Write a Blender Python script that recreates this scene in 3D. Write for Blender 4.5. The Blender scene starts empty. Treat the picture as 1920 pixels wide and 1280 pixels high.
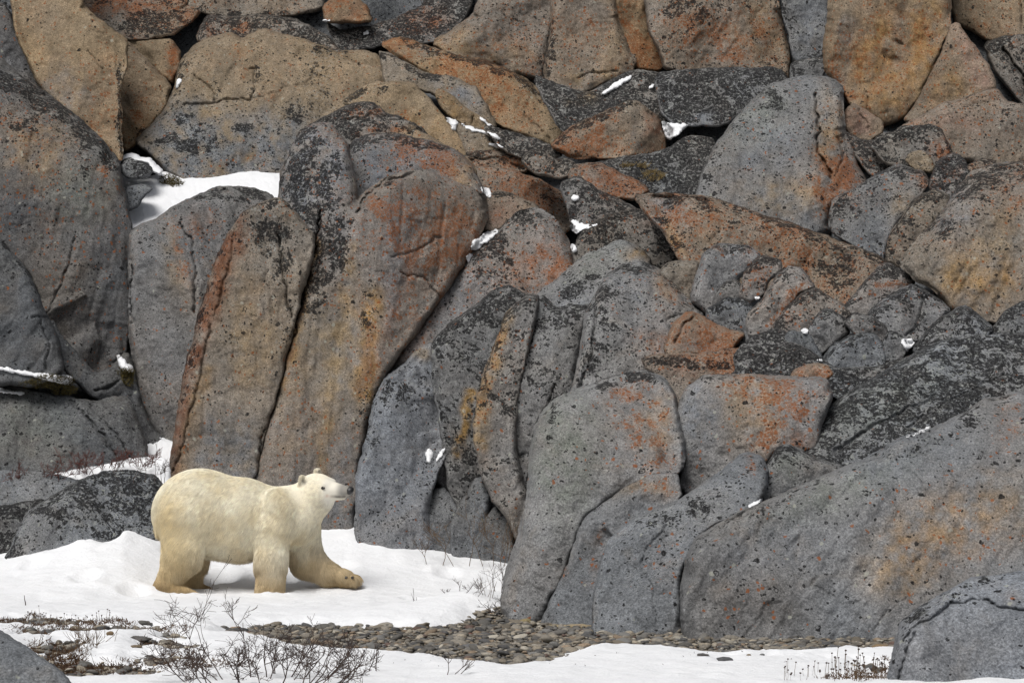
import bpy, math, random
import numpy as np
from mathutils import Vector

scene = bpy.context.scene
COL = scene.collection
random.seed(7)
RNG = np.random.default_rng(7)

# ------------------------------------------------------------------ camera
W, Hh = 1920.0, 1280.0
F = 5250.0            # focal length in photo pixels
CAMZ = 1.6            # eye height
HV = 830.0            # image row of the horizon
cam = bpy.data.cameras.new('camera')
cam.sensor_width = 36.0
cam.lens = 36.0 * F / W
cam.shift_y = (HV - Hh / 2) / W
cam.clip_start = 0.5
cam.clip_end = 2000.0
camo = bpy.data.objects.new('camera', cam)
camo.location = (0, 0, CAMZ)
camo.rotation_euler = (math.radians(90), 0, 0)
COL.objects.link(camo)
scene.camera = camo

# ------------------------------------------------------------------ sky, sun
SUN_EL, SUN_AZ = math.radians(57), math.radians(212)   # azimuth clockwise from +Y: from behind-left of the camera
world = bpy.data.worlds.new('World')
scene.world = world
world.use_nodes = True
wn = world.node_tree
wn.nodes.clear()
sky = wn.nodes.new('ShaderNodeTexSky')
sky.sky_type = 'NISHITA'
sky.sun_disc = False
sky.sun_elevation = SUN_EL
sky.sun_rotation = SUN_AZ
sky.air_density = 1.0
sky.dust_density = 4.0
sky.ozone_density = 1.0
hs = wn.nodes.new('ShaderNodeHueSaturation')
hs.inputs['Saturation'].default_value = 0.34          # thin even overcast
bg = wn.nodes.new('ShaderNodeBackground')
bg.inputs['Strength'].default_value = 0.078
wo = wn.nodes.new('ShaderNodeOutputWorld')
wn.links.new(sky.outputs[0], hs.inputs['Color'])
wn.links.new(hs.outputs[0], bg.inputs[0])
wn.links.new(bg.outputs[0], wo.inputs[0])
sun = bpy.data.lights.new('sun', 'SUN')
sun.energy = 2.5
sun.angle = math.radians(30)
sun.color = (1.0, 0.975, 0.94)
suno = bpy.data.objects.new('sun', sun)
dirv = Vector((math.sin(SUN_AZ) * math.cos(SUN_EL), math.cos(SUN_AZ) * math.cos(SUN_EL), math.sin(SUN_EL)))
suno.rotation_euler = dirv.to_track_quat('Z', 'Y').to_euler()
suno.location = (-10, -10, 20)
COL.objects.link(suno)
scene.view_settings.view_transform = 'Standard'
scene.view_settings.look = 'None'
scene.view_settings.exposure = 0.0
scene.view_settings.gamma = 1.0
scene.view_settings.use_curve_mapping = False

# ------------------------------------------------------------------ numeric helpers
def _hash(ix, iy, iz, seed):
    h = (ix.astype(np.int64) * 374761393 + iy.astype(np.int64) * 668265263 + iz.astype(np.int64) * 2147483647 + seed * 1274126177) & 0xFFFFFFFF
    h = ((h ^ (h >> 13)) * 1274126177) & 0xFFFFFFFF
    h = ((h ^ (h >> 16)) * 2246822519) & 0xFFFFFFFF
    return h ^ (h >> 15)
_g = np.random.default_rng(3).normal(size=(256, 3))
_g /= np.linalg.norm(_g, axis=1, keepdims=True)
def pnoise(x, y, z, seed=0):
    """gradient noise, about -1..1"""
    x, y, z = np.broadcast_arrays(np.asarray(x, float), np.asarray(y, float), np.asarray(z, float))
    ix, iy, iz = np.floor(x), np.floor(y), np.floor(z)
    fx, fy, fz = x - ix, y - iy, z - iz
    u, v, w = [f * f * f * (f * (f * 6 - 15) + 10) for f in (fx, fy, fz)]
    out = 0
    for dx in (0, 1):
        for dy in (0, 1):
            for dz in (0, 1):
                g = _g[_hash(ix + dx, iy + dy, iz + dz, seed) & 255]
                d = g[..., 0] * (fx - dx) + g[..., 1] * (fy - dy) + g[..., 2] * (fz - dz)
                out = out + d * (u if dx else 1 - u) * (v if dy else 1 - v) * (w if dz else 1 - w)
    return out * 1.5
def fbm(x, y, z, seed=0, oct=4, gain=.5):
    o, a, f = 0, 1.0, 1.0
    for i in range(oct):
        o = o + a * pnoise(x * f, y * f, z * f, seed + i * 17)
        a *= gain; f *= 2.03
    return o
def sstep(a, b, x):
    t = np.clip((x - a) / (b - a), 0, 1)
    return t * t * (3 - 2 * t)
def pts(s):
    return [tuple(float(c) for c in p.split(',')) for p in s.split()]
def chaikin(P, n=2):
    P = np.asarray(P, float)
    for _ in range(n):
        Q = np.roll(P, -1, 0)
        P = np.stack([P * .78 + Q * .22, P * .22 + Q * .78], 1).reshape(-1, 2)
    return P
def poly_sdf(p, P):
    """signed distance (negative inside) and closest point, p (n,2), P (m,2)"""
    px, py = np.ascontiguousarray(p[:, 0], np.float32), np.ascontiguousarray(p[:, 1], np.float32)
    best = np.full(len(p), 1e18, np.float32); bi = np.zeros(len(p), np.int32); bt = np.zeros(len(p), np.float32)
    inside = np.zeros(len(p), bool)
    A, B = np.asarray(P, np.float32), np.roll(np.asarray(P, np.float32), -1, 0)
    for i in range(len(A)):
        ax, ay = A[i]; dx, dy = B[i] - A[i]
        l2 = dx * dx + dy * dy
        if l2 < 1e-9: continue
        rx, ry_ = px - ax, py - ay
        t = (rx * dx + ry_ * dy) / l2
        np.clip(t, 0, 1, out=t)
        ex, ey = rx - t * dx, ry_ - t * dy
        d = ex * ex + ey * ey
        m = d < best
        best[m] = d[m]; bi[m] = i; bt[m] = t[m]
        if abs(dy) > 1e-9:
            c = (ay > py) != (B[i, 1] > py)
            inside ^= c & (rx < ry_ * (dx / dy))
    cp = (A[bi] + bt[:, None] * (B[bi] - A[bi])).astype(float)
    d = np.sqrt(best).astype(float)
    return np.where(inside, -d, d), cp
def line_dist(p, L):
    best = np.full(len(p), 1e18)
    L = np.asarray(L, float)
    for a, b in zip(L[:-1], L[1:]):
        ab = b - a
        t = np.clip(((p - a) @ ab) / max(ab @ ab, 1e-9), 0, 1)
        best = np.minimum(best, ((p - a - t[:, None] * ab) ** 2).sum(1))
    return np.sqrt(best)
def to_world(u, v, y):
    """the point at depth y seen at photo pixel (u, v)"""
    return np.stack([(u - W / 2) / F * y, y, CAMZ - (v - HV) / F * y], -1)

def make_mesh(name, V, faces, mat, attrs=None, smooth=True):
    """faces: (n,4) or (n,3) int array, or list of such arrays"""
    me = bpy.data.meshes.new(name)
    fl = faces if isinstance(faces, list) else [faces]
    V = np.ascontiguousarray(V, np.float32)
    me.vertices.add(len(V))
    me.vertices.foreach_set('co', V.ravel())
    tot = sum(f.size for f in fl); npoly = sum(len(f) for f in fl)
    me.loops.add(tot)
    me.loops.foreach_set('vertex_index', np.concatenate([f.ravel() for f in fl]).astype(np.int32))
    me.polygons.add(npoly)
    st = []; o = 0
    for f in fl:
        st.append(o + np.arange(len(f)) * f.shape[1]); o += f.size
    me.polygons.foreach_set('loop_start', np.concatenate(st).astype(np.int32))
    me.update(calc_edges=True)
    if smooth:
        me.polygons.foreach_set('use_smooth', np.ones(npoly, bool))
    for k, a in (attrs or {}).items():
        a = np.asarray(a, np.float32)
        if a.ndim == 2:
            at = me.attributes.new(k, 'FLOAT_COLOR', 'POINT')
            c = np.ones((len(V), 4), np.float32); c[:, :3] = a
            at.data.foreach_set('color', c.ravel())
        else:
            at = me.attributes.new(k, 'FLOAT', 'POINT')
            at.data.foreach_set('value', a.ravel())
    if mat: me.materials.append(mat)
    me.update()
    return me
def add(name, me, loc=(0, 0, 0), parent=None, label=None, cat=None, group=None, kind=None):
    o = bpy.data.objects.new(name, me)
    o.location = loc
    COL.objects.link(o)
    if parent: o.parent = parent
    if label: o['label'] = label
    if cat: o['category'] = cat
    if group: o['group'] = group
    if kind: o['kind'] = kind
    return o
def snd(name, V, faces, mat, origin, attrs=None, smooth=True, **kw):
    """mesh object whose origin sits at `origin` (world)"""
    V = np.asarray(V, float) - np.asarray(origin, float)
    return add(name, make_mesh(name, V, faces, mat, attrs, smooth), origin, **kw)

# ------------------------------------------------------------------ node helpers and materials
class N:
    def __init__(s, name):
        s.m = bpy.data.materials.new(name); s.m.use_nodes = True
        s.t = s.m.node_tree; s.t.nodes.clear()
        s.out = s.t.nodes.new('ShaderNodeOutputMaterial')
        s.b = s.t.nodes.new('ShaderNodeBsdfPrincipled')
        s.t.links.new(s.b.outputs[0], s.out.inputs[0])
        s.tc = s.t.nodes.new('ShaderNodeTexCoord')
    def put(s, sock, v):
        if isinstance(v, bpy.types.NodeSocket): s.t.links.new(v, sock)
        elif isinstance(v, tuple) and len(v) == 3 and sock.type == 'RGBA': sock.default_value = (*v, 1)
        else: sock.default_value = v
    def node(s, typ, **kw):
        n = s.t.nodes.new('ShaderNode' + typ)
        for k, v in kw.items(): setattr(n, k, v)
        return n
    def math(s, op, a, b=0.0, c=None, clamp=False):
        n = s.node('Math', operation=op, use_clamp=clamp)
        s.put(n.inputs[0], a); s.put(n.inputs[1], b)
        if c is not None: s.put(n.inputs[2], c)
        return n.outputs[0]
    def mix(s, f, a, b, blend='MIX'):
        n = s.node('Mix', data_type='RGBA', blend_type=blend)
        s.put(n.inputs[0], f); s.put(n.inputs[6], a); s.put(n.inputs[7], b)
        return n.outputs[2]
    def step(s, x, a, b):
        n = s.node('MapRange', interpolation_type='SMOOTHSTEP')
        s.put(n.inputs[0], x); s.put(n.inputs[1], a); s.put(n.inputs[2], b)
        return n.outputs[0]
    def rng(s, x, a, b, c, d):
        n = s.node('MapRange')
        for i, q in enumerate((x, a, b, c, d)): s.put(n.inputs[i], q)
        return n.outputs[0]
    def obj(s): return s.tc.outputs['Object']
    def mapping(s, vec, scale=(1, 1, 1), loc=(0, 0, 0), rot=(0, 0, 0)):
        n = s.node('Mapping')
        s.put(n.inputs[0], vec); n.inputs['Scale'].default_value = scale; n.inputs['Location'].default_value = loc; n.inputs['Rotation'].default_value = rot
        return n.outputs[0]
    def noise(s, vec, scale, detail=3, rough=.5, dist=0.0):
        n = s.node('TexNoise')
        s.put(n.inputs['Vector'], vec); n.inputs['Scale'].default_value = scale
        n.inputs['Detail'].default_value = detail; n.inputs['Roughness'].default_value = rough; n.inputs['Distortion'].default_value = dist
        return n
    def voro(s, vec, scale, feature='F1', rand=1.0):
        n = s.node('TexVoronoi', feature=feature)
        s.put(n.inputs['Vector'], vec); n.inputs['Scale'].default_value = scale; n.inputs['Randomness'].default_value = rand
        return n
    def attr(s, name):
        return s.node('Attribute', attribute_name=name)
    def bump(s, h, strength=.3, dist=.02, nrm=None):
        n = s.node('Bump')
        s.put(n.inputs['Strength'], strength); n.inputs['Distance'].default_value = dist
        s.put(n.inputs['Height'], h)
        if nrm is not None: s.put(n.inputs['Normal'], nrm)
        return n.outputs[0]
    def fin(s, col, rough=.8, nrm=None, spec=.3):
        s.put(s.b.inputs['Base Color'], col); s.put(s.b.inputs['Roughness'], rough)
        s.put(s.b.inputs['Specular IOR Level'], spec)
        if nrm is not None: s.put(s.b.inputs['Normal'], nrm)
        return s.m

def rock_material():
    n = N('lichen_granite')
    P = n.obj()
    warp = n.noise(P, 9, 3, .6)
    wv = n.node('VectorMath', operation='SCALE'); n.put(wv.inputs[0], warp.outputs['Color']); wv.inputs['Scale'].default_value = .09
    PW0 = n.node('VectorMath', operation='ADD'); n.put(PW0.inputs[0], P); n.put(PW0.inputs[1], wv.outputs[0])
    PW = PW0.outputs[0]
    tint = n.attr('tint').outputs['Color']
    lk = n.attr('lich_k').outputs['Fac']
    lo = n.attr('lich_o').outputs['Fac']
    big = n.noise(P, 1.6, 5, .6, .6).outputs[0]
    mid = n.noise(P, 7, 5, .65).outputs[0]
    grain = n.noise(P, 55, 4, .75).outputs[0]
    salt = n.voro(P, 95).outputs['Color']
    streak = n.noise(n.mapping(P, (3.2, 3.2, .35)), 2.4, 5, .6, .4).outputs[0]
    g = n.math('MULTIPLY', n.rng(big, .3, .7, .78, 1.2), n.rng(mid, .3, .7, .84, 1.15))
    g = n.math('MULTIPLY', g, n.rng(grain, .3, .7, .60, 1.42))
    g = n.math('MULTIPLY', g, n.rng(streak, .3, .7, .86, 1.13))
    sv = n.node('SeparateColor'); n.put(sv.inputs[0], salt)
    g = n.math('MULTIPLY', g, n.rng(sv.outputs[0], 0, 1, .68, 1.32))
    gc = n.node('CombineColor')
    for i in range(3): n.put(gc.inputs[i], g)
    col = n.mix(1.0, tint, gc.outputs[0], 'MULTIPLY')
    # warm iron tinge in places
    warmf = n.step(n.noise(P, 2.3, 4, .6, .8).outputs[0], .52, .72)
    col = n.mix(n.math('MULTIPLY', warmf, .22), col, n.mix(1.0, col, (1.2, .93, .66), 'MULTIPLY'))
    # pale crustose lichen: small round pale spots
    pv = n.voro(PW, 11)
    pc = n.node('SeparateColor'); n.put(pc.inputs[0], pv.outputs['Color'])
    pm = n.math('MULTIPLY', n.step(pv.outputs['Distance'], .26, .16), n.math('LESS_THAN', pc.outputs[0], .07))
    col = n.mix(n.math('MULTIPLY', pm, .55), col, (.33, .34, .29))
    # pale mealy crust mixed into the black-lichened areas
    mealy = n.step(n.noise(PW, 24, 4, .65).outputs[0], .52, .60)
    col = n.mix(n.math('MULTIPLY', mealy, n.math('MULTIPLY', lk, .55, clamp=True)), col, (.27, .28, .265))
    # orange lichen: specks and small crescents
    on = n.noise(P, 6, 3, .6).outputs[0]
    loe = n.math('MINIMUM', n.math('MULTIPLY', lo, n.rng(on, .3, .7, .35, 1.6)), .95)
    ov = n.voro(PW, 25)
    oc = n.node('SeparateColor'); n.put(oc.inputs[0], ov.outputs['Color'])
    r_o = n.rng(oc.outputs[1], 0, 1, .16, .46)
    od = n.math('SUBTRACT', ov.outputs['Distance'], r_o)
    om = n.math('MULTIPLY', n.step(od, .05, -.05), n.math('LESS_THAN', oc.outputs[0], n.math('MULTIPLY', loe, 1.0)))
    ofine = n.noise(P, 48, 4, .75).outputs[0]
    thr = n.math('SUBTRACT', .80, n.math('MULTIPLY', loe, .33))
    om2 = n.step(n.math('SUBTRACT', ofine, thr), -.02, .06)
    om = n.math('MAXIMUM', om, om2)
    ocol = n.mix(n.noise(P, 12, 2).outputs[0], (.26, .082, .024), (.15, .062, .028))
    wash = n.math('MULTIPLY', loe, .40, clamp=True)
    col = n.mix(wash, col, n.mix(1.0, col, (1.22, .80, .54), 'MULTIPLY'))
    col = n.mix(n.math('MULTIPLY', om, .85), col, ocol)
    # black lichen: round thalli of two sizes, some as rings, and crust where dense
    kn = n.noise(P, 4.5, 4, .65, .5).outputs[0]
    lke = n.math('MINIMUM', n.math('MULTIPLY', lk, n.rng(kn, .3, .7, .15, 1.8)), .98)
    masks = []
    for sc, mul, rr in ((15, .55, (.12, .44)), (34, .85, (.18, .52))):
        v = n.voro(PW, sc)
        c = n.node('SeparateColor'); n.put(c.inputs[0], v.outputs['Color'])
        r = n.rng(c.outputs[1], 0, 1, rr[0], rr[1])
        d = n.math('SUBTRACT', v.outputs['Distance'], r)
        m = n.math('MULTIPLY', n.step(d, .04, -.04), n.math('LESS_THAN', c.outputs[0], n.math('MULTIPLY', lke, mul)))
        if sc == 15:   # hollow centres on some
            ring = n.step(d, -.16, -.11)
            m = n.math('MULTIPLY', m, n.math('MAXIMUM', ring, n.math('GREATER_THAN', c.outputs[2], .42)))
        masks.append(m)
    crust = n.noise(PW, 27, 7, .72).outputs[0]
    cth = n.math('SUBTRACT', .90, n.math('MULTIPLY', lke, .47))
    masks.append(n.step(n.math('SUBTRACT', crust, cth), -.02, .05))
    km = n.math('MAXIMUM', n.math('MAXIMUM', masks[0], masks[1]), masks[2])
    brk = n.step(n.noise(PW, 58, 4, .7).outputs[0], .40, .50)
    km = n.math('MULTIPLY', km, n.rng(brk, 0, 1, .72, 1.0))
    kcol = n.mix(n.noise(P, 60, 2).outputs[0], (.003, .003, .0035), (.013, .0125, .013))
    col = n.mix(n.math('MULTIPLY', km, .95), col, kcol)
    h = n.math('ADD', n.math('MULTIPLY', grain, .35), n.math('ADD', n.math('MULTIPLY', mid, 1.6), n.math('MULTIPLY', n.noise(P, 22, 5, .65).outputs[0], .9)))
    h = n.math('ADD', h, n.math('MULTIPLY', km, .12))
    return n.fin(col, .86, n.bump(h, .42, .03), .12)
def snow_material():
    n = N('snow')
    P = n.obj()
    a = n.noise(P, 3, 5, .6).outputs[0]; b = n.noise(P, 40, 4, .7).outputs[0]
    col = n.mix(a, (.80, .815, .84), (.87, .875, .885))
    h = n.math('ADD', n.math('MULTIPLY', a, 1.0), n.math('MULTIPLY', b, .18))
    m = n.fin(col, .6, n.bump(h, .75, .06), .2)
    n.b.inputs['Subsurface Weight'].default_value = 0.0
    return m
def tint_material(name, rough=.85, scale=30, lo=.75, hi=1.25, bump=.3, bd=.01, spec=.3):
    n = N(name)
    P = n.obj()
    t = n.attr('tint').outputs['Color']
    a = n.noise(P, scale, 4, .65).outputs[0]
    g = n.rng(a, .3, .7, lo, hi)
    gc = n.node('CombineColor')
    for i in range(3): n.put(gc.inputs[i], g)
    return n.fin(n.mix(1.0, t, gc.outputs[0], 'MULTIPLY'), rough, n.bump(a, bump, bd) if bump else None, spec)
def noise_material(name, c1, c2, scale=20, rough=.85, bump=.4, bd=.01, spec=.3):
    n = N(name)
    a = n.noise(n.obj(), scale, 5, .65).outputs[0]
    return n.fin(n.mix(n.step(a, .3, .7), c1, c2), rough, n.bump(a, bump, bd), spec)
ROCK = rock_material()
SNOW = snow_material()
PEBBLE = tint_material('pebble_stone', .8, 60, .7, 1.3, .35, .004)
GRAVEL = noise_material('dark_gravel', (.05, .045, .036), (.15, .13, .10), 60, .95, .6, .02)
TWIG = noise_material('twig_bark', (.035, .024, .020), (.085, .060, .050), 40, .9, .2, .003)
REDTWIG = noise_material('red_twig_bark', (.06, .022, .018), (.15, .062, .05), 30, .9, .2, .003)
DRY = noise_material('dry_plant', (.05, .03, .018), (.17, .11, .06), 25, .9, .2, .003)
MOSS = noise_material('moss', (.03, .026, .010), (.13, .10, .03), 30, .95, .6, .01)

# ------------------------------------------------------------------ rocks
STEP = 2.4
U0, V0 = -360.0, -260.0
NU, NV = int((W + 720) / STEP) + 1, int((Hh + 400) / STEP) + 1
ZB = np.full((NV, NU), np.inf)      # nearest rock depth on a pixel lattice, used to seat snow and plants on the rocks
C_GREY, C_TAN, C_GREEN, C_DARK, C_BROWN, C_BLUE, C_OCHRE, C_PINK = [np.array(c) for c in (
    (.133, .141, .151), (.236, .175, .103), (.158, .171, .152), (.078, .079, .082), (.125, .058, .034), (.150, .162, .180), (.245, .155, .062), (.215, .155, .125))]
_seed = [100]
def blob(P, b):
    if isinstance(b[1], list):
        _, L, w, s = b
        d = line_dist(P, L) / w
    else:
        _, u, v, ru, rv, s = b[:6]
        a = math.radians(b[6]) if len(b) > 6 else 0
        du, dv = P[:, 0] - u, P[:, 1] - v
        x = (du * math.cos(a) + dv * math.sin(a)) / ru; y = (-du * math.sin(a) + dv * math.cos(a)) / rv
        d = np.sqrt(x * x + y * y)
    return np.clip(1.5 * np.exp(-d * d * 1.1), 0, 1) * s
def angular(P):
    """corners only slightly worn, and each long side broken by a small offset"""
    P = np.asarray(P, float); Q = np.roll(P, -1, 0)
    return np.stack([P * .87 + Q * .13, P * .13 + Q * .87], 1).reshape(-1, 2)
def build_solid(outline, d, lean=.25, yaw=0., B=None, R=None, k=.5, dil=3., nz=1., cracks=(), creases=(), facets=2, thick=None, curl=0., rough_edge=2.1, rim=(1., .4, .25), scar=1., gap=.32, fix=False, cpct=72, grain=1., seed=None, usezb=True, skew=(0., 0.)):
    """A closed solid: front face rounded over the outline (given as photo pixels at depth d), leaning back by `lean`
    metres per metre of height, and a rounded back of its own."""
    sd_ = seed if seed is not None else _seed[0]; _seed[0] += 13
    P0 = angular(outline)
    # finer outline so that its noise reads as broken stone
    lo, hi = P0.min(0) - 3 * STEP - dil, P0.max(0) + 3 * STEP + dil
    i0, i1 = int(math.floor((lo[0] - U0) / STEP)), int(math.ceil((hi[0] - U0) / STEP))
    j0, j1 = int(math.floor((lo[1] - V0) / STEP)), int(math.ceil((hi[1] - V0) / STEP))
    i0, j0 = max(i0, 0), max(j0, 0); i1, j1 = min(i1, NU - 1), min(j1, NV - 1)
    gu, gv = np.meshgrid(U0 + np.arange(i0, i1 + 1) * STEP, V0 + np.arange(j0, j1 + 1) * STEP)
    nv, nu = gu.shape
    p = np.stack([gu.ravel(), gv.ravel()], 1)
    s, cp = poly_sdf(p, P0)
    s0_ = s
    s = s - dil + rough_edge * (fbm(p[:, 0] / 38, p[:, 1] / 38, 0, sd_, 4, .6)) * 1.5
    gl = np.linalg.norm(p - cp, axis=1)
    # gradient direction pointing outward
    sgn = np.where(s0_ < 0, -1.0, 1.0)
    g = (p - cp) * (sgn / np.maximum(gl, 1e-6))[:, None]
    inn = (s < -.35 * STEP).reshape(nv, nu)
    cell = inn[:-1, :-1] | inn[1:, :-1] | inn[:-1, 1:] | inn[1:, 1:]
    if not cell.any(): raise ValueError('empty rock')
    used = np.zeros((nv, nu), bool)
    used[:-1, :-1] |= cell; used[1:, :-1] |= cell; used[:-1, 1:] |= cell; used[1:, 1:] |= cell
    inn_f, used_f = inn.ravel(), used.ravel()
    onrim = used_f & ~inn_f
    q = p.copy()
    mv = np.clip(s, -STEP, 2.2 * STEP)
    q[onrim] = p[onrim] - g[onrim] * mv[onrim, None]
    t = np.where(inn_f, -s, 0.0)
    tm = max(t.max(), 1e-3)
    mpp = d / F
    up = -g[:, 1]
    cpn = pnoise(cp[:, 0] / 70, cp[:, 1] / 70, 0, sd_ + 41)
    cpn2 = pnoise(cp[:, 0] / 55, cp[:, 1] / 55, 3, sd_ + 43)
    Rp = (R if R is not None else k * tm * (1.45 if tm * d / F < .26 else 1.0))
    Rv = Rp * np.clip(.35 + .65 * sstep(-.3, .8, up) + .45 * cpn, .12, 1.3)
    Bm = B if B is not None else min(.75, Rp * mpp * (1.35 if tm * mpp < .26 else .85))
    rt, rs, rb = rim
    if not fix and P0[:, 1].max() < 1000:
        cd = contact_depth(P0, cpct)
        if cd is not None and cd < d + 6: d = max(d, cd + .16 + Bm)
    wdir = np.where(up > 0, rs + (rt - rs) * sstep(0, .9, up), rs + (rb - rs) * sstep(0, .9, -up))
    Bd = Bm * wdir * np.clip(1 + .7 * cpn2, .3, 1.6)
    tt = np.clip(t / Rv, 0, 1)
    prof = np.sqrt(np.clip(1 - (1 - tt) ** 2.2, 0, 1))
    tight = np.sqrt(np.clip(1 - (1 - np.clip(t / (6.3 + 3.2 * cpn), 0, 1)) ** 2, 0, 1))
    vb = P0[:, 1].max()
    uc = P0[:, 0].mean()
    hgt = (vb - q[:, 1]) * mpp
    top = max(hgt.max(), .05)
    base = d + lean * hgt + curl * top * (hgt / top) ** 3 + yaw * (q[:, 0] - uc) * mpp
    for c in creases:
        (ua, va, ub, vbb), m, soften = c
        L = math.hypot(ub - ua, vbb - va)
        sdist = ((q[:, 0] - ua) * (vbb - va) - (q[:, 1] - va) * (ub - ua)) / L   # positive on the right of a line drawn downwards
        kk = soften
        base = base + m * mpp * kk * np.log1p(np.exp(np.clip(sdist / kk, -30, 30))) 
    rimy = base - Bm + Bd
    Gd = np.minimum(gap, (.8 if tm * mpp < .26 else .3) * tm * mpp) * np.clip(.75 + 1.5 * pnoise(cp[:, 0] / 90, cp[:, 1] / 90, 6, sd_ + 45), .38, 1.5)
    rimy = rimy + Gd
    y = rimy - Bd * prof - Gd * tight
    x0, z0 = q[:, 0] * mpp, -q[:, 1] * mpp
    size = math.sqrt(max(used_f.sum(), 1)) * STEP * mpp
    soft = sstep(0, 1, np.clip(t / (Rp * .5), 0, 1))
    if size < .8: facets = min(facets, 1)
    rng = np.random.default_rng(sd_)
    for _ in range(facets):
        a, b = rng.uniform(-.55, .55), rng.uniform(-.4, .65)
        cu, cv = P0[:, 0].mean() + rng.uniform(-.3, .3) * np.ptp(P0[:, 0]), P0[:, 1].mean() + rng.uniform(-.3, .3) * np.ptp(P0[:, 1])
        pl = base - Bm * rng.uniform(.78, .98) + a * (q[:, 0] - cu) * mpp + b * (cv - q[:, 1]) * mpp
        kk = .022 * size + .008
        h = np.clip(.5 + .5 * (pl - y) / kk, 0, 1)
        ym = y * (1 - h) + pl * h + kk * h * (1 - h)
        y = np.where(t > 0, np.minimum(np.minimum(ym, y + .30 * Bm), np.maximum(rimy, y)), y)
    amp = .085 * size * nz
    y = y + soft * (amp * fbm(x0 / (size * .55), z0 / (size * .55), 0, sd_ + 1, 3, .5) * .6
                    + .030 * nz * fbm(x0 * 2.6, z0 * 2.2, 0, sd_ + 2, 3, .5)
                    + .012 * nz * fbm(x0 * 11, z0 * 11, 0, sd_ + 3, 3, .6))
    # grain of the stone: grooves running along one steep direction
    th = rng.normal(0, .35)
    gx, gz = x0 * math.cos(th) + z0 * math.sin(th), -x0 * math.sin(th) + z0 * math.cos(th)
    gn = np.abs(fbm(gx * 2.6, gz * .45, 1, sd_ + 61, 4, .55))
    y = y + soft * grain * .055 * (np.clip(.35 - gn, 0, 1) - .12) * min(1.2, .4 + .4 * size)
    ch = pnoise(x0 * 4.5 + 2 * gn, z0 * 4.5, 5, sd_ + 63)
    y = y + soft * grain * .007 * sstep(.28, .34, ch)
    # spalled scars: shallow steps with a crisp edge
    qn = fbm(x0 / (size * .5) + 3, z0 / (size * .5), 2, sd_ + 51, 4, .55) * 3.2
    fl = np.floor(qn); fr = qn - fl
    y = y + soft * scar * .009 * (fl + sstep(.0, .16, fr)) * min(1.5, .5 + .5 * size)
    # ridged wear lines
    rd = 1 - np.abs(pnoise(x0 * 1.7 + 9, z0 * 1.1, 3, sd_ + 5))
    y = y + soft * .02 * nz * size * .4 * np.clip(rd - .8, 0, 1)
    pq = q
    for c in cracks:
        L, w, dep = c
        dep = dep * .6
        w2 = np.maximum(w * .5 * (.45 + 1.1 * np.abs(pnoise(pq[:, 0] / 31, pq[:, 1] / 31, 0, sd_ + 9))), 1.5)
        wob = np.stack([fbm(pq[:, 0] / 40, pq[:, 1] / 40, 1, sd_ + 7, 4, .6), fbm(pq[:, 0] / 40, pq[:, 1] / 40, 5, sd_ + 8, 4, .6)], 1) * 7
        dd = line_dist(pq + wob, L)
        y = y + dep * np.exp(-(dd / w2) ** 2) * np.clip(t / 3, 0, 1)
    idx = -np.ones(nv * nu, int)
    uf = np.where(used_f)[0]
    idx[uf] = np.arange(len(uf))
    front = to_world(q[uf, 0], q[uf, 1], y[uf])
    T = thick if thick is not None else max(.35, min(1.2, .45 * size))
    yb = rimy + T * np.sqrt(np.clip(1 - (1 - np.clip(t / Rp, 0, 1)) ** 2, 0, 1))
    inn_i = np.where(inn_f)[0]
    bidx = idx.copy()
    bidx[inn_i] = len(uf) + np.arange(len(inn_i))
    # the back tapers a little so the solid is a lump and not an extrusion
    back = to_world(q[inn_i, 0], q[inn_i, 1], yb[inn_i])
    V = np.concatenate([front, back])
    cj, ci = np.where(cell)
    a_, b_, c_, d_ = cj * nu + ci, cj * nu + ci + 1, (cj + 1) * nu + ci + 1, (cj + 1) * nu + ci
    quad = np.stack([a_, d_, c_, b_], 1)
    Ff = idx[quad]; Fb = bidx[quad][:, ::-1]
    onlyrim = (bidx[quad] < len(uf)).all(1)
    Fb = Fb[~onlyrim]
    # normals of the front on the grid
    n = np.zeros((len(uf), 3))
    A, Bv, Cv, Dv = front[Ff[:, 0]], front[Ff[:, 1]], front[Ff[:, 2]], front[Ff[:, 3]]
    fn = np.cross(Cv - A, Dv - Bv)
    for kx in range(4): np.add.at(n, Ff[:, kx], fn)
    n /= np.maximum(np.linalg.norm(n, axis=1, keepdims=True), 1e-12)
    if n[:, 1].mean() > 0: n = -n
    # depth lattice
    if usezb:
        jj, ii = inn_i // nu + j0, inn_i % nu + i0
        ZB[jj, ii] = np.minimum(ZB[jj, ii], y[inn_i])
    return dict(V=V, F=[Ff, Fb], q=q[uf], n=n, t=t[uf], nf=len(uf), qb=q[inn_i], front=front, size=size, tm=tm, seed=sd_, onlyfront=None)
def contact_depth(P0, pct=72):
    """depth of the rock already standing under the lower edge of an outline"""
    A, B = P0, np.roll(P0, -1, 0)
    area = 0.5 * np.sum(A[:, 0] * B[:, 1] - B[:, 0] * A[:, 1])
    e = (B - A); L = np.linalg.norm(e, axis=1)
    nrm = np.stack([e[:, 1], -e[:, 0]], 1) / np.maximum(L, 1e-6)[:, None] * (1 if area > 0 else -1)
    out = []
    for m, n_, l in zip((A + B) / 2, nrm, L):
        if n_[1] < .35: continue
        for off in (-3, 4, 10):
            q = m + n_ * off
            j, i = int(round((q[1] - V0) / STEP)), int(round((q[0] - U0) / STEP))
            if 0 <= j < NV and 0 <= i < NU: out.append((ZB[j, i], l))
    z = np.array([o[0] for o in out]); 
    f = np.isfinite(z)
    if len(z) == 0 or f.mean() < .3: return None
    return float(np.percentile(z[f], pct))
SPECS = []
def rock(*a, **k): SPECS.append((_rock, a, k))
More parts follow.
